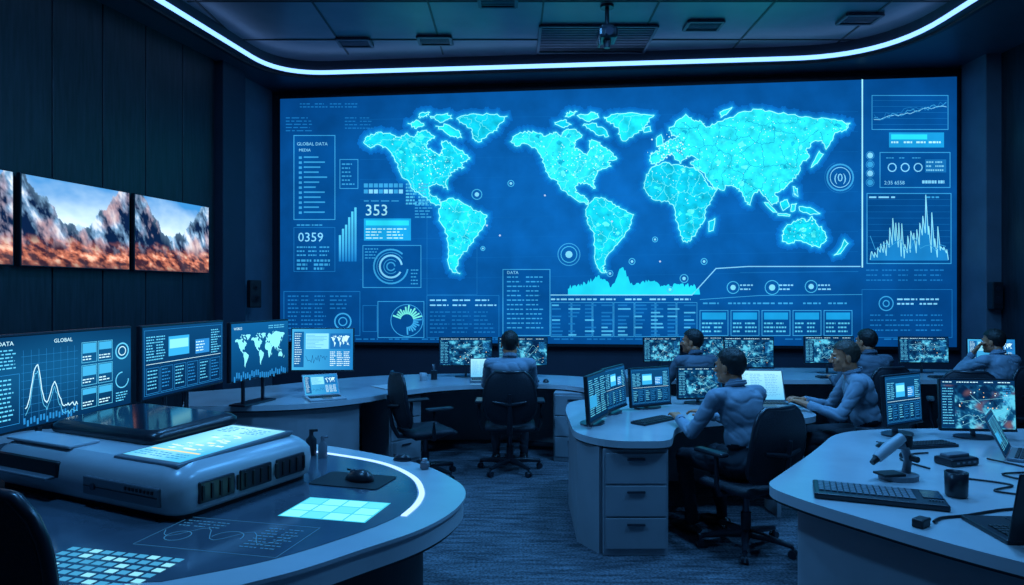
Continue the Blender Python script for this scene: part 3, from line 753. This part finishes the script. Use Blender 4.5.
# centre desk monitors
monitor(.63, 4.93, 66, .46, .34, .03, 'text', 21, tilt=-4); monitor(.82, 5.36, 60, .46, .34, .03, 'dash', 22, tilt=-4)
monitor(1.14, 5.58, 28, .42, .32, .02, 'dash', 23, tilt=-4); monitor(1.60, 5.80, 4, .40, .28, .04, 'sat', 24)
# back row
monitor(1.78, 8.1, 4, .45, .30, .12, 'sat', 31); monitor(2.40, 8.1, 2, .44, .31, .12, 'sat', 32); monitor(2.68, 7.72, -4, .56, .36, .09, 'sat', 33)
monitor(3.72, 8.0, -2, .58, .33, .11, 'sat', 34); monitor(4.86, 8.05, -6, .56, .32, .11, 'sat', 35); monitor(5.62, 8.0, -10, .52, .30, .11, 'light', 36)
# right desk
monitor(2.60, 4.52, 30, .42, .34, .07, 'dash', 41); monitor(3.02, 4.42, -6, .47, .34, .05, 'satwarm', 42)

# ---------------------------------------------------------------- LAPTOPS, KEYBOARDS
def keys(mb, w, d, z, M, nx=14, ny=5, m=None):
    for j in range(ny):
        for i in range(nx):
            mb.box((-w/2+w*(i+.5)/nx, -d/2+d*(j+.5)/ny, z+.003), (w/nx*.82, d/ny*.8, .006), m or M_plast, .0015, M=M, seg=1)
def laptop(x, y, rot, kind, seed, w=.34, d=.24, open_=105, z=.75, name='laptop', body=None):
    mb = MB(); body = body or M_grey
    mb.box((0, 0, .009), (w, d, .018), body, .006); keys(mb, w*.86, d*.45, .018, T(0, d*.15, 0), m=M_black); mb.box((0, -d*.28, .0185), (w*.28, d*.25, .002), M_plast, .0005)
    A = T(0, d/2, .018) @ RX(90-open_)
    mb.box((0, .004, d*.46), (w, .008, d*.92), body, .003, M=A)
    cv = Canvas(mb, M_scr, -w/2+.01, .012, w-.02, d*.92-.022, -.0008, 160, 90, .0004, None, A); content(cv, kind, seed)
    return mb.build(name, T(x, y, z) @ RZ(rot))
laptop(-.30, 7.32, 4, 'sheet', 51, .30, .24)
laptop(2.12, 5.72, -4, 'sheet', 52, .44, .30, 112)
laptop(-1.66, 6.08, 28, 'light', 53, .32, .24, 125, body=M_light)
laptop(3.00, 3.90, 50, 'text', 54, .36, .26, 115)
def keyboard(x, y, rot, w=.44, d=.15, z=.75):
    mb = MB(); mb.box((0, 0, .009), (w, d, .018), M_plast, .006); keys(mb, w*.94, d*.84, .017, None, 16, 5, M_black); mb.build('keyboard', T(x, y, z) @ RZ(rot))
keyboard(1.04, 5.02, 42, .38, .13); keyboard(.12, 7.28, 0, .34, .12)
keyboard(2.56, 4.22, 12, .36, .13); keyboard(3.6, 7.60, 0, .4, .13); keyboard(4.86, 7.60, 0, .4, .13)
laptop(2.09, 2.70, 176, 'text', 55, .44, .30, 104, body=M_plast)
mb = MB(); mb.box((0, 0, .014), (.54, .25, .028), M_plast, .008); keys(mb, .40, .17, .028, T(-.05, .01, 0), 15, 6, M_grey); mb.box((.22, .03, .030), (.08, .12, .004), M_gloss, .001)
for i in range(5): mb.box((.20+i*.012, -.07, .032), (.007, .007, .006), M_grey)
mb.build('keyboard_console', T(1.69, 3.16, .75) @ RZ(-22))
# desk microscope
mb = MB()
mb.ext([(0.10*math.cos(2*pi*k/28), .08*math.sin(2*pi*k/28)) for k in range(28)], 0, .025, M_grey)
mb.tube([(.06, .02, .02), (.08, .03, .09), (.05, .02, .16), (-.03, 0, .18)], [.022, .02, .022, .024], M_grey, 12)
mb.tube([(.02, 0, .21), (-.07, -.01, .16), (-.14, -.02, .115)], [.026, .030, .024], M_light, 14); mb.tube([(-.14, -.02, .115), (-.17, -.025, .095)], [.018, .014], M_black, 12)
mb.tube([(.06, 0, .16), (.06, .0, .22)], [.018, .018], M_black, 12); mb.box((-.06, -.01, .032), (.12, .09, .012), M_black, .003)
mb.tube([(.085, -.03, .10), (.085, .08, .10)], .016, M_black, 12)
mb.build('desk_microscope', T(1.97, 3.48, .75) @ RZ(10))
def mug(x, y, r=.045, h=.105, m=None, z=.75, name='coffee_mug'):
    mb = MB(); m = m or M_plast; n = 24; prof = [(r*.86, 0), (r*.97, .01), (r, h*.5), (r*1.02, h), (r*.92, h), (r*.88, h*.5), (r*.8, .012)]
    vs = [(a*math.cos(2*pi*k/n), a*math.sin(2*pi*k/n), b) for a, b in prof for k in range(n)]
    fs = [(i*n+k, i*n+(k+1) % n, (i+1)*n+(k+1) % n, (i+1)*n+k) for i in range(len(prof)-1) for k in range(n)]+[tuple(range(n)), tuple(range((len(prof)-1)*n, len(prof)*n))]
    mb.add(vs, fs, m, None, True)
    mb.tube([(r*.95, 0, h*.8), (r*1.5, 0, h*.78), (r*1.75, 0, h*.5), (r*1.45, 0, h*.25), (r*.95, 0, h*.2)], .006, m, 8)
    mb.build(name, T(x, y, z) @ RZ(R.uniform(40, 60)))
mug(2.07, 3.18, .048, .115); mug(-.95, 7.3, .038, .09, M_light)
def mouse(x, y, rot, s=1.0, z=.75):
    mb = MB(); b = bmesh.new(); bmesh.ops.create_uvsphere(b, u_segments=20, v_segments=12, radius=1)
    for v in b.verts:
        zz = max(0, v.co.z); v.co = Vector((v.co.x*.032*(1-.12*v.co.y), v.co.y*.055, zz*.034*(1-.25*v.co.y)))
    mb.bm(b, M_plast, None, True); mb.tube([(0, .022, .028), (0, .036, .024)], .005, M_grey, 8); mb.box((0, .03, .0275), (.0015, .045, .006), M_black)
    mb.build('computer_mouse', T(x, y, z) @ RZ(rot) @ Matrix.Scale(s, 4))
mb = MB(); mb.ext(roundpoly([(-.19, -.12), (.19, -.12), (.19, .12), (-.19, .12)], .03), 0, .004, M_black); mb.build('mouse_pad', T(-.80, 3.44, .7522) @ RZ(-16))
mouse(-.77, 3.44, 60, 1.55, .7565); mouse(1.25, 4.97, 20); mouse(.36, 7.24, 0); mouse(-.62, 3.86, 80, 1.0, .7522); mouse(2.28, 4.18, 30)
def bottle(x, y, h=.15, r=.03, m=None, name='spray_bottle'):
    mb = MB(); m = m or M_plast
    mb.tube([(0, 0, 0), (0, 0, h*.62), (0, 0, h*.74), (0, 0, h*.8), (0, 0, h)], [r, r, r*.5, r*.42, r*.42], m, 16); mb.box((r*.4, 0, h*.95), (r*1.6, r*.7, h*.1), m, .003)
    mb.build(name, T(x, y, .7522) @ RZ(30))
bottle(-1.17, 3.98); bottle(-1.09, 3.93, .12, .026, M_grey)
mb = MB()
mb.tube([(0, 0, 0), (0, 0, .1)], .035, M_plast, 18)
for i in range(6): mb.tube([(R.uniform(-.01, .01), R.uniform(-.01, .01), .09), (R.uniform(-.03, .03), R.uniform(-.03, .03), .17)], .004, (M_grey, M_light, M_black)[i % 3], 6)
mb.build('pen_cup', T(-.85, 7.45, .75))
def cable(pts, name='power_cable', r=.005, m=None):
    mb = MB(); mb.tube(crom(pts, 8, False), r, m or M_black, 8); mb.build(name)
zc = .7565
cable([(2.70, 3.88, zc), (2.78, 3.62, zc), (2.55, 3.55, zc), (2.62, 3.42, zc), (2.85, 3.5, zc)]); cable([(2.25, 3.50, zc), (2.45, 3.35, zc), (2.3, 3.24, zc), (2.6, 3.10, zc), (2.8, 3.05, zc)])
cable([(1.73, 2.80, zc+.003), (1.80, 2.86, zc), (1.92, 2.89, zc), (2.2, 2.98, zc), (2.42, 2.94, zc)], r=.006); cable([(2.45, 4.02, zc), (2.32, 3.98, zc), (2.20, 3.86, zc), (2.24, 3.66, zc)])
mb = MB(); mb.box((0, 0, .018), (.07, .045, .036), M_black, .006); mb.tube([(.035, 0, .018), (.07, 0, .018)], .008, M_metal, 8); mb.build('power_adapter', T(1.66, 2.77, .75) @ RZ(35))
mb = MB(); mb.box((0, 0, .02), (.05, .05, .04), M_grey, .012); mb.tube([(0, 0, .04), (0, 0, .055)], .014, M_light, 12); mb.build('control_knob', T(-.47, 3.68, .75))
def papers(x, y, rot, n=4, w=.21, d=.29):
    mb = MB()
    for i in range(n): mb.box((R.uniform(-.01, .01), R.uniform(-.01, .01), .001+i*.002), (w, d, .0018), M_paper, M=RZ(R.uniform(-6, 6)))
    mb.build('paper_stack', T(x, y, .75) @ RZ(rot))
papers(-1.25, 6.85, 40); papers(1.72, 5.38, 15); papers(3.3, 3.0, -10); papers(4.3, 7.7, 5)
# small docking station on the operator desk
mb = MB(); mb.box((0, 0, .022), (.20, .12, .044), M_plast, .012); mb.box((0, .01, .05), (.15, .06, .02), M_grey, .006)
for i in range(4): mb.box((-.06+i*.04, -.061, .022), (.018, .004, .01), M_grey, .001)
mb.build('docking_station', T(2.46, 3.78, .75) @ RZ(18))
mb = MB(); mb.add([(-.1, -.1, 0), (.1, -.1, 0), (.1, .1, 0), (-.1, .1, 0), (-.1, -.1, .02), (.1, -.1, .02), (.1, .1, .07), (-.1, .1, .07)], [(0, 1, 2, 3), (4, 5, 6, 7), (0, 1, 5, 4), (1, 2, 6, 5), (2, 3, 7, 6), (3, 0, 4, 7)], M_plast)
for i in range(3):
    for j in range(4): mb.box((.0+i*.028, -.07+j*.03, .034+j*.0075), (.02, .02, .012), M_grey, .002)
mb.tube([(-.07, -.09, .05), (-.07, -.05, .06), (-.07, .05, .085), (-.07, .09, .09)], [.024, .015, .015, .024], M_black, 10); mb.build('desk_telephone', T(3.12, 3.35, .75) @ RZ(20))

mb = MB(); mb.box((0, 0, 0), (.17, .14, .40), M_black, .015)
for z_, r_ in ((-.07, .06), (.09, .035)):
    mb.tube([(0, -.07, z_), (0, -.078, z_)], r_, M_plast, 20); mb.tube([(0, -.078, z_), (0, -.072, z_)], [r_*.7, r_*.3], M_metal, 16)
mb.box((0, .10, 0), (.05, .12, .06), M_metal, .005)
mb.build('wall_speaker', T(-3.74, 9.90, 1.68) @ RZ(40))
mb = MB(); mb.box((0, 0, 0), (.14, .12, .36), M_black, .015)
mb.tube([(0, -.06, -.06), (0, -.068, -.06)], .05, M_plast, 20); mb.tube([(0, -.06, .09), (0, -.068, .09)], .03, M_plast, 20); mb.build('wall_speaker', T(6.32, 8.93, 1.66))

# ---------------------------------------------------------------- SCANNER / CONSOLE MACHINE
mb = MB()
def rc(x0, y0, x1, y1): return [(x0, y0), (x1, y0), (x1, y1), (x0, y1)]
mb.ext(roundpoly(rc(-.59, -.35, .59, .35), .06, 5), 0, .02, M_black)
def loft(base, prof, r, m, mtop, zf=lambda p: 0):
    rings = [[(p[0], p[1], z_+zf(p)) for p in roundpoly(rc(base[0]-o_, base[1]-o_, base[2]+o_, base[3]+o_), r, 6)] for z_, o_ in prof]
    n = len(rings[0]); mb.add([v for r_ in rings for v in r_], [(i*n+k, i*n+(k+1) % n, (i+1)*n+(k+1) % n, (i+1)*n+k) for i in range(len(rings)-1) for k in range(n)], m, None, True)
    mb.add(rings[-1], [tuple(range(n))], mtop)
loft((-.60, -.36, .60, .36), [(.02, 0), (.035, .014), (.10, .020), (.145, .016), (.170, .002), (.19, -.018), (.205, -.045)], .09, M_body, M_body)
loft((-.57, -.14, .16, .33), [(.195, 0), (.215, .010), (.240, .008), (.256, -.01), (.262, -.03)], .06, M_plast, M_gloss, lambda p: (p[1]+.1)*.04)
mb.box((-.33, -.372, .125), (.46, .03, .07), M_black, .012); mb.box((-.33, -.395, .095), (.42, .06, .012), M_grey, .005)
mb.box((-.33, -.27, .212), (.46, .14, .014), M_body, .006)
PMx = T(.365, -.02, .208) @ RX(2.0)
mb.box((0, 0, .0), (.38, .62, .02), M_grey, .008, M=PMx)
cv = Canvas(mb, M_scr, -.17, -.28, .34, .56, 0, 100, 120, .0005, None, PMx @ T(0, 0, .011) @ RX(-90))
cv.grid(lambda u, v: mixc(C(160, 232, 248), C(60, 172, 225), abs(u-.4)+.5*v), 5, 5); cv.rows(8, 8, 84, 4, 5, 2, C(40, 135, 190), 2, 2)
for _ in range(40): cv.rect(R.uniform(6, 80), R.uniform(34, 88), R.uniform(3, 14), R.uniform(1, 4), R.choice([C(205, 240, 248), C(110, 200, 230), C(215, 225, 190)]), 2)
cv.rect(8, 94, 84, 3, C(220, 210, 160), 2); cv.rows(8, 102, 84, 3, 5, 2, C(40, 135, 190), 2, 3)
for i in range(3): mb.box((.618, -.20+i*.2, .095), (.02, .17, .085), M_plast, .006)
for i in range(14): mb.box((.629, -.27+i*.042, .095), (.008, .012, .06), M_black, .002)
mb.box((.30, -.378, .09), (.46, .02, .075), M_grey, .006); mb.box((.30, -.389, .09), (.44, .004, .004), M_black)
for i in range(8): mb.box((.34+i*.022, -.390, .108), (.012, .006, .014), M_black, .002)
mb.tube([(.14, -.388, .09), (.14, -.395, .09)], .014, M_metal, 14)
ad = math.degrees(math.atan2(-.436, .9)); dx = Vector((.9, -.436)); dy = Vector((.436, .9)); SC = 1.09; cen = Vector((-1.38, 2.78))-dx*.60*SC+dy*.38*SC
mb.build('flatbed_scanner', T(cen.x, cen.y, .7522) @ RZ(ad) @ Matrix.Scale(SC, 4))
# ---------------------------------------------------------------- CHAIRS
def chair(x, y, rot, tall=0.0, name='office_chair', rb=0):
    mb = MB()
    for k in range(5):
        a = 2*pi*k/5+rb; c, s = math.cos(a), math.sin(a)
        mb.tube([(0, 0, .10), (c*.15, s*.15, .095), (c*.30, s*.30, .075)], [.032, .024, .017], M_plast, 8)
        mb.tube([(c*.30, s*.30, .075), (c*.30, s*.30, .05)], .010, M_metal, 8)
        for q in (-1, 1):
            px, py = c*.30-s*.014*q, s*.30+c*.014*q; mb.tube([(px-s*.009*q, py+c*.009*q, .027), (px+s*.009*q, py-c*.009*q, .027)], .026, M_plast, 14)
    mb.tube([(0, 0, .08), (0, 0, .24)], .034, M_plast, 14); mb.tube([(0, 0, .22), (0, 0, .40)], .022, M_metal, 12)
    mb.box((0, 0, .385), (.22, .28, .045), M_plast, .015)
    rr = []
    for z_, o_ in ((.40, -.04), (.41, -.012), (.435, 0), (.455, -.01), (.465, -.04)):
        rr.append([(p[0], p[1], z_-(.025 if p[1] > .20 else 0)*(z_-.39)/.07) for p in roundpoly([(-.24-o_, -.22-o_), (.24+o_, -.22-o_), (.245+o_, .25+o_), (-.245-o_, .25+o_)], .09, 6)])
    n = len(rr[0]); mb.add([v for r_ in rr for v in r_], [(i*n+k, i*n+(k+1) % n, (i+1)*n+(k+1) % n, (i+1)*n+k) for i in range(4) for k in range(n)], M_chair, None, True); mb.add(rr[-1], [tuple(range(n))], M_chair); mb.add(rr[0], [tuple(range(n))], M_plast)
    nu, nv = 12, 14; Hb = .47+tall
    def bp(u, v, o):
        w = (.185+.05*math.sin(pi*min(1, v*.9+.12)))*(1-.32*abs(2*v-1)**7)
        return (u*w, -.235-.07*v-.025*math.sin(pi*v*1.1)+.055*u*u*(1-.3*v)-o, .50+v*Hb)
    vs = []; fs = []
    for o in (0, .028):
        for j in range(nv+1):
            for i in range(nu+1): vs.append(bp(2*i/nu-1, j/nv, o))
    q = (nu+1)*(nv+1)
    for j in range(nv):
        for i in range(nu):
            a = j*(nu+1)+i; f = (a, a+1, a+nu+2, a+nu+1); fs.append(f); fs.append(tuple(k+q for k in reversed(f)))
    mb.add(vs, fs, M_chair, None, True)
    per = [bp(2*i/nu-1, 0, .014) for i in range(nu+1)]+[bp(1, j/nv, .014) for j in range(1, nv+1)]+[bp(1-2*i/nu, 1, .014) for i in range(1, nu+1)]+[bp(-1, 1-j/nv, .014) for j in range(1, nv+1)]
    mb.tube(per, .018, M_plast, 8)
    mb.tube([(0, -.12, .385), (0, -.26, .40), (0, -.315, .50), (0, -.335, .62), (0, -.36, .78)], [.028, .028, .026, .022, .014], M_plast, 10, flat=.7)
    mb.tube([(-.15, -.30, .70), (0, -.345, .68), (.15, -.30, .70)], [.012, .018, .012], M_plast, 8)
    for s in (-1, 1):
        mb.tube([(s*.10, .0, .385), (s*.27, -.02, .395), (s*.295, -.03, .47), (s*.295, -.03, .655)], [.018, .018, .018, .016], M_plast, 8)
        mb.box((s*.295, .02, .665), (.075, .25, .028), M_plast, .012)
    return mb.build(name, T(x, y, 0) @ RZ(rot))

# ---------------------------------------------------------------- PEOPLE
def addcone(b, p0, r0, p1, r1, n=14):
    p0 = Vector(p0); p1 = Vector(p1); d = p1-p0; L = d.length
    for p, r in ((p0, r0), (p1, r1)):
        bmesh.ops.create_uvsphere(b, u_segments=n, v_segments=10, radius=r, matrix=Matrix.Translation(p))
    if L > 1e-4:
        M = Matrix.Translation((p0+p1)/2) @ d.to_track_quat('Z', 'Y').to_matrix().to_4x4()
        bmesh.ops.create_cone(b, cap_ends=True, segments=n, radius1=r0, radius2=r1, depth=L, matrix=M)
def addell(b, c, r, rot=None):
    M = Matrix.Translation(c) @ (rot.to_4x4() if rot else Matrix()) @ Matrix.Diagonal((r[0], r[1], r[2], 1))
    bmesh.ops.create_uvsphere(b, u_segments=20, v_segments=14, radius=1, matrix=M)
def remesh(b, vox, it, fac=.5):
    me = bpy.data.meshes.new('tmp'); b.to_mesh(me); b.free(); ob = bpy.data.objects.new('tmp', me); scene.collection.objects.link(ob)
    m = ob.modifiers.new('r', 'REMESH'); m.mode = 'VOXEL'; m.voxel_size = vox
    s = ob.modifiers.new('s', 'SMOOTH'); s.iterations = it; s.factor = fac
    dg = bpy.context.evaluated_depsgraph_get(); e = bpy.data.meshes.new_from_object(ob.evaluated_get(dg))
    g = ([v.co.copy() for v in e.vertices], [tuple(p.vertices) for p in e.polygons], [v.normal.copy() for v in e.vertices])
    bpy.data.objects.remove(ob); bpy.data.meshes.remove(me); bpy.data.meshes.remove(e); return g
# head (origin = head centre, face toward +Y)
b = bmesh.new()
addell(b, (0, -.012, .033), (.074, .092, .082)); addell(b, (0, .028, -.018), (.060, .062, .084)); addell(b, (0, .042, -.074), (.042, .042, .036))
addell(b, (0, .068, -.09), (.022, .022, .018)); addell(b, (.04, .0, -.06), (.025, .045, .035)); addell(b, (-.04, .0, -.06), (.025, .045, .035))
addcone(b, (0, .086, .012), .007, (0, .106, -.026), .0115); addell(b, (.011, .094, -.03), (.009, .010, .008)); addell(b, (-.011, .094, -.03), (.009, .010, .008))
addcone(b, (-.034, .076, .024), .011, (.034, .076, .024), .011); addcone(b, (-.016, .085, -.052), .006, (.016, .085, -.052), .006); addcone(b, (-.014, .084, -.062), .007, (.014, .084, -.062), .007)
for s in (-1, 1): addell(b, (s*.077, -.008, -.008), (.009, .019, .031)); addell(b, (s*.04, .062, -.018), (.02, .016, .018))
addcone(b, (0, -.022, -.05), .054, (0, -.038, -.17), .056)
HEAD = remesh(b, .0048, 2)
# hand (origin wrist, fingers +Y, palm -Z, thumb toward +X)
b = bmesh.new()
addcone(b, (0, -.05, 0), .025, (0, .01, 0), .024)
for x_ in (.026, .009, -.009, -.025): addcone(b, (x_*.6, .01, 0), .016, (x_, .085, .002), .0125)
for x_, L_, sp, r_ in ((.028, .072, .08, .0088), (.0095, .080, .02, .009), (-.0095, .073, -.04, .0086), (-.027, .057, -.12, .0076)):
    p = Vector((x_, .088, .003)); a = -.18
    for k, fr in enumerate((.45, .30, .25)):
        q = p+Vector((math.sin(sp)*math.cos(a), math.cos(sp)*math.cos(a), math.sin(a)))*L_*fr
        addcone(b, p, r_*(1-.07*k), q, r_*(1-.07*(k+1)), 10); p = q; a -= .42
addcone(b, (.018, .02, -.004), .015, (.045, .05, -.010), .0115, 10); addcone(b, (.045, .05, -.010), .0110, (.057, .076, -.014), .0095, 10); addcone(b, (.057, .076, -.014), .0095, (.058, .098, -.020), .008, 10)
HAND = remesh(b, .0033, 2)

def segd(p, a, b):
    d = b-a; t = max(0, min(1, (p-a).dot(d)/max(1e-9, d.length_squared))); return (p-(a+d*t)).length, t
def person(name, x, y, rot, lean=10, head=(0, 0), hands=None, elbows=None, shirt=None, hair=None, feet=None, s=1.0):
    mb = MB(); shirt = shirt or M_shirt; hair = hair or M_hair
    V = Vector; zs = .465; la = math.radians(lean)
    pel = V((0, -.03, zs+.105)); up = V((0, math.sin(la), math.cos(la)))
    waist = pel+up*.17; chest = pel+up*.34+V((0, -.01, 0)); nb = pel+up*.50+V((0, .005, 0))
    rot3 = Matrix.Rotation(-la, 3, 'X')
    hc = nb+V((0, .045+.02*math.sin(la), .135))
    sh = {q: pel+up*.445+V((q*.192, 0, 0)) for q in (-1, 1)}
    hands = hands or {-1: V((-.16, .40, .795)), 1: V((.16, .40, .795))}
    bones = []; b = bmesh.new()
    def bone(p0, r0, p1, r1, m): addcone(b, p0, r0, p1, r1); bones.append((V(p0), V(p1), r0, r1, m))
    addell(b, pel+V((0, 0, .0)), (.172, .132, .115), rot3); addell(b, waist, (.156, .116, .14), rot3); addell(b, chest, (.176, .122, .17), rot3)
    addell(b, chest+up*.06+V((0, -.02, 0)), (.184, .098, .11), rot3)
    bones.append((pel-V((.08, 0, 0)), pel+V((.08, 0, 0)), .125, .125, M_pants)); bones.append((waist, nb-up*.06, .125, .13, shirt))
    bone(sh[-1]+V((.03, 0, .0)), .066, sh[1]-V((.03, 0, 0)), .066, shirt)
    bone(nb-up*.07, .078, nb+up*.0, .062, shirt); bone(nb+V((0, .004, -.01)), .056, hc+V((0, -.035, -.07)), .052, M_skin)
    for q in (-1, 1):
        hd = V(hands[q]); S = sh[q]
        if elbows and q in elbows: E = V(elbows[q])
        else:
            l1, l2 = .29, .25; d = hd-S; D = min(d.length, l1+l2-.005); dn = d.normalized(); a = (l1*l1-l2*l2+D*D)/(2*D); hh = math.sqrt(max(0, l1*l1-a*a))
            pole = V((q*.55, -.35, -.75)); pole = (pole-dn*pole.dot(dn)).normalized(); E = S+dn*a+pole*hh
        d2 = (hd-E).normalized(); W_ = E+d2*min(.25, (hd-E).length)
        bone(S, .064, S.lerp(E, .55), .055, shirt); bone(S.lerp(E, .55), .055, E, .048, shirt); bone(E, .048, E.lerp(W_, .4), .045, shirt); bone(E.lerp(W_, .4), .045, W_-d2*.01, .033, shirt)
        mb.tube([W_-d2*.04, W_-d2*.0], [.036, .037], shirt, 14)
        yv = V((d2.x, d2.y, d2.z*.35 if d2.z < 0 else d2.z)).normalized(); xv = yv.cross(V((0, 0, 1))).normalized(); zv = xv.cross(yv)
        HM = Matrix(((xv.x, yv.x, zv.x, W_.x), (xv.y, yv.y, zv.y, W_.y), (xv.z, yv.z, zv.z, W_.z), (0, 0, 0, 1))) @ T(0, .012, 0) @ Matrix.Scale(-q, 4, (1, 0, 0))
        mb.add([tuple(v) for v in HAND[0]], HAND[1], M_skin, HM, True)
        hp = pel+V((q*.085, .02, -.015)); f = (feet or {}).get(q, (q*.14, .36)); kn = V((q*.155, .43, zs+.075)); an = V((f[0], f[1], .10))
        bone(hp, .098, hp.lerp(kn, .5), .082, M_pants); bone(hp.lerp(kn, .5), .082, kn, .062, M_pants)
        bone(kn, .060, kn.lerp(an, .4), .056, M_pants); bone(kn.lerp(an, .4), .056, an, .043, M_pants)
        mb.tube([an+V((0, -.07, -.062)), an+V((0, -.05, -.05)), an+V((0, .05, -.055)), an+V((0, .13, -.066)), an+V((0, .185, -.072)), an+V((0, .20, -.08))], [.022, .042, .044, .040, .028, .012], M_shoe, 14, flat=.92)
    g = remesh(b, .0105, 4); fm = {}
    for f in g[1]:
        c = sum((g[0][i] for i in f), V())/len(f); best = None
        for a_, b_, r0, r1, m in bones:
            d, t = segd(c, a_, b_); d -= r0*(1-t)+r1*t
            if best is None or d < best[0]: best = (d, m)
        fm.setdefault(best[1], []).append(f)
    # fabric folds : soft creases along the surface
    vs = []; sd = V((x*3.1, y*2.7, 0))
    for v, nn in zip(g[0], g[2]):
        w = V((v.x*7, v.y*7, v.z*12))+sd
        cr = max(0, 1-abs(noise.noise(w+V((noise.noise(w*.5), 0, 0))*1.5))*4)
        k = 0.0 if v.z > nb.z-.01 else 1.0
        vs.append(tuple(v+nn*k*(.006*noise.noise(w*.7)-.0075*cr*cr)))
    for m, fl in fm.items():
        used = {}; vv = []; ff = []
        for f in fl:
            k = []
            for i in f:
                if i not in used: used[i] = len(vv); vv.append(vs[i])
                k.append(used[i])
            ff.append(tuple(k))
        mb.add(vv, ff, m, None, True)
    ring = [(nb+up*.01+V((.061*math.cos(a), .063*math.sin(a)-.008, .012-.018*math.sin(a)))) for a in [2*pi*k/20 for k in range(21)]]
    mb.tube(ring, .012, shirt, 8); ring = [p+V((0, -.002, .014)) for p in ring]; mb.tube(ring, .007, shirt, 8)
    HMx = T(*hc) @ RZ(head[0]) @ RX(head[1]) @ Matrix.Scale(1.05, 4)
    hv = [tuple(v) for v in HEAD[0]]; skf = []; lpf = []
    for f in HEAD[1]:
        c = sum((HEAD[0][i] for i in f), V())/len(f)
        (lpf if (c.y > .082 and -.069 < c.z < -.046 and abs(c.x) < .022) else skf).append(f)
    mb.add(hv, skf, M_skin, HMx, True); mb.add(hv, lpf, M_lip, HMx, True)
    for q in (-1, 1):
        mb.ball((q*.029, .0755, .002), (.0135, .0115, .0085), M_eyew, HMx, 12); mb.ball((q*.029, .0845, .002), (.0058, .0045, .0062), M_black, HMx, 10)
        mb.tube([(q*.014, .088, .022), (q*.030, .089, .027), (q*.046, .078, .022)], [.003, .004, .0025], hair, 6, HMx)
    hb = bmesh.new(); bmesh.ops.create_uvsphere(hb, u_segments=48, v_segments=36, radius=1)
    for v in hb.verts:
        u = v.co.copy(); nz_ = 1+.035*noise.noise(u*5)+.02*noise.noise(u*16); p = V((u.x*.0825, u.y*.1015-.013, u.z*.094+.034))
        if u.z < 0 and u.y < .1: p = V((u.x*(.0825-.012*-u.z), u.y*.099-.016, u.z*.110+.034))
        v.co = p*nz_
    dl = []
    for f in hb.faces:
        c = f.calc_center_median(); lim = .070 if c.y > .045 else (.070-(.045-c.y)/.055*.060 if c.y > -.01 else (.010-(-.01-c.y)/.03*.072 if c.y > -.04 else -.062))
        if c.z < lim: dl.append(f)
    bmesh.ops.delete(hb, geom=dl, context='FACES'); mb.bm(hb, hair, HMx, True)
    return mb.build(name, T(x, y, 0) @ RZ(rot) @ Matrix.Scale(s, 4))

V = Vector
def seat(name, x, y, rot, rb=0.3, **k):
    chair(x, y, rot, rb=rb); return person(name, x, y, rot, **k)
seat('seated_man', -.02, 6.52, 0, lean=6, hands={-1: V((-.15, .44, .800)), 1: V((.15, .44, .800))})
seat('seated_man', 1.56, 4.55, 28, lean=14, head=(14, -2), hands={-1: V((-.20, .42, .805)), 1: V((.10, .43, .805))}, rb=.1)
seat('seated_man', 2.82, 5.42, 74, lean=16, head=(4, -6), hair=M_hair2, hands={-1: V((-.12, .44, .805)), 1: V((.14, .44, .805))})
seat('seated_man', 1.86, 6.84, 22, lean=8, head=(40, 0), shirt=M_shirt2)
seat('seated_man', 3.62, 6.86, 10, lean=8, head=(16, 0), shirt=M_shirt2)
seat('seated_man', 4.98, 6.90, 14, lean=12, head=(22, -4), hands={-1: V((-.12, .16, 1.17)), 1: V((.16, .42, .80))}, elbows={-1: V((-.20, .36, .86))})
chair(-.80, 6.30, -62, rb=.5)
chair(-1.37, 1.42, 176, tall=.22)
chair(4.32, 6.48, -30)

# ---------------------------------------------------------------- LIGHTS
def area(name, loc, rot, sx, sy, e, col):
    l = bpy.data.lights.new(name, 'AREA'); l.shape = 'RECTANGLE'; l.size = sx; l.size_y = sy; l.energy = e; l.color = col
    o = bpy.data.objects.new(name, l); scene.collection.objects.link(o); o.location = loc; o.rotation_euler = rot; return o
for (x, y, e) in ((-2.2, 2.8, 88), (2.4, 3.2, 92), (-1.6, 5.4, 60), (1.8, 5.2, 84), (0.6, 6.9, 52), (3.8, 6.4, 60)):
    area('added_fill_light', (x, y, 4.98), (0, 0, 0), .5, .5, e, (.095, .42, 1.0))  # blue fill lamps added out of view to brighten the room; no fixtures modelled
w = bpy.data.worlds.new('w'); scene.world = w; w.use_nodes = True
w.node_tree.nodes['Background'].inputs[0].default_value = (.01, .04, .12, 1); w.node_tree.nodes['Background'].inputs[1].default_value = .3

# ---------------------------------------------------------------- CAMERA
cam = bpy.data.cameras.new('camera'); cam.lens = 24; cam.sensor_width = 36
co = bpy.data.objects.new('camera', cam); scene.collection.objects.link(co); co.location = (0, 0, 1.7); co.rotation_euler = (pi/2, 0, 0)
scene.camera = co
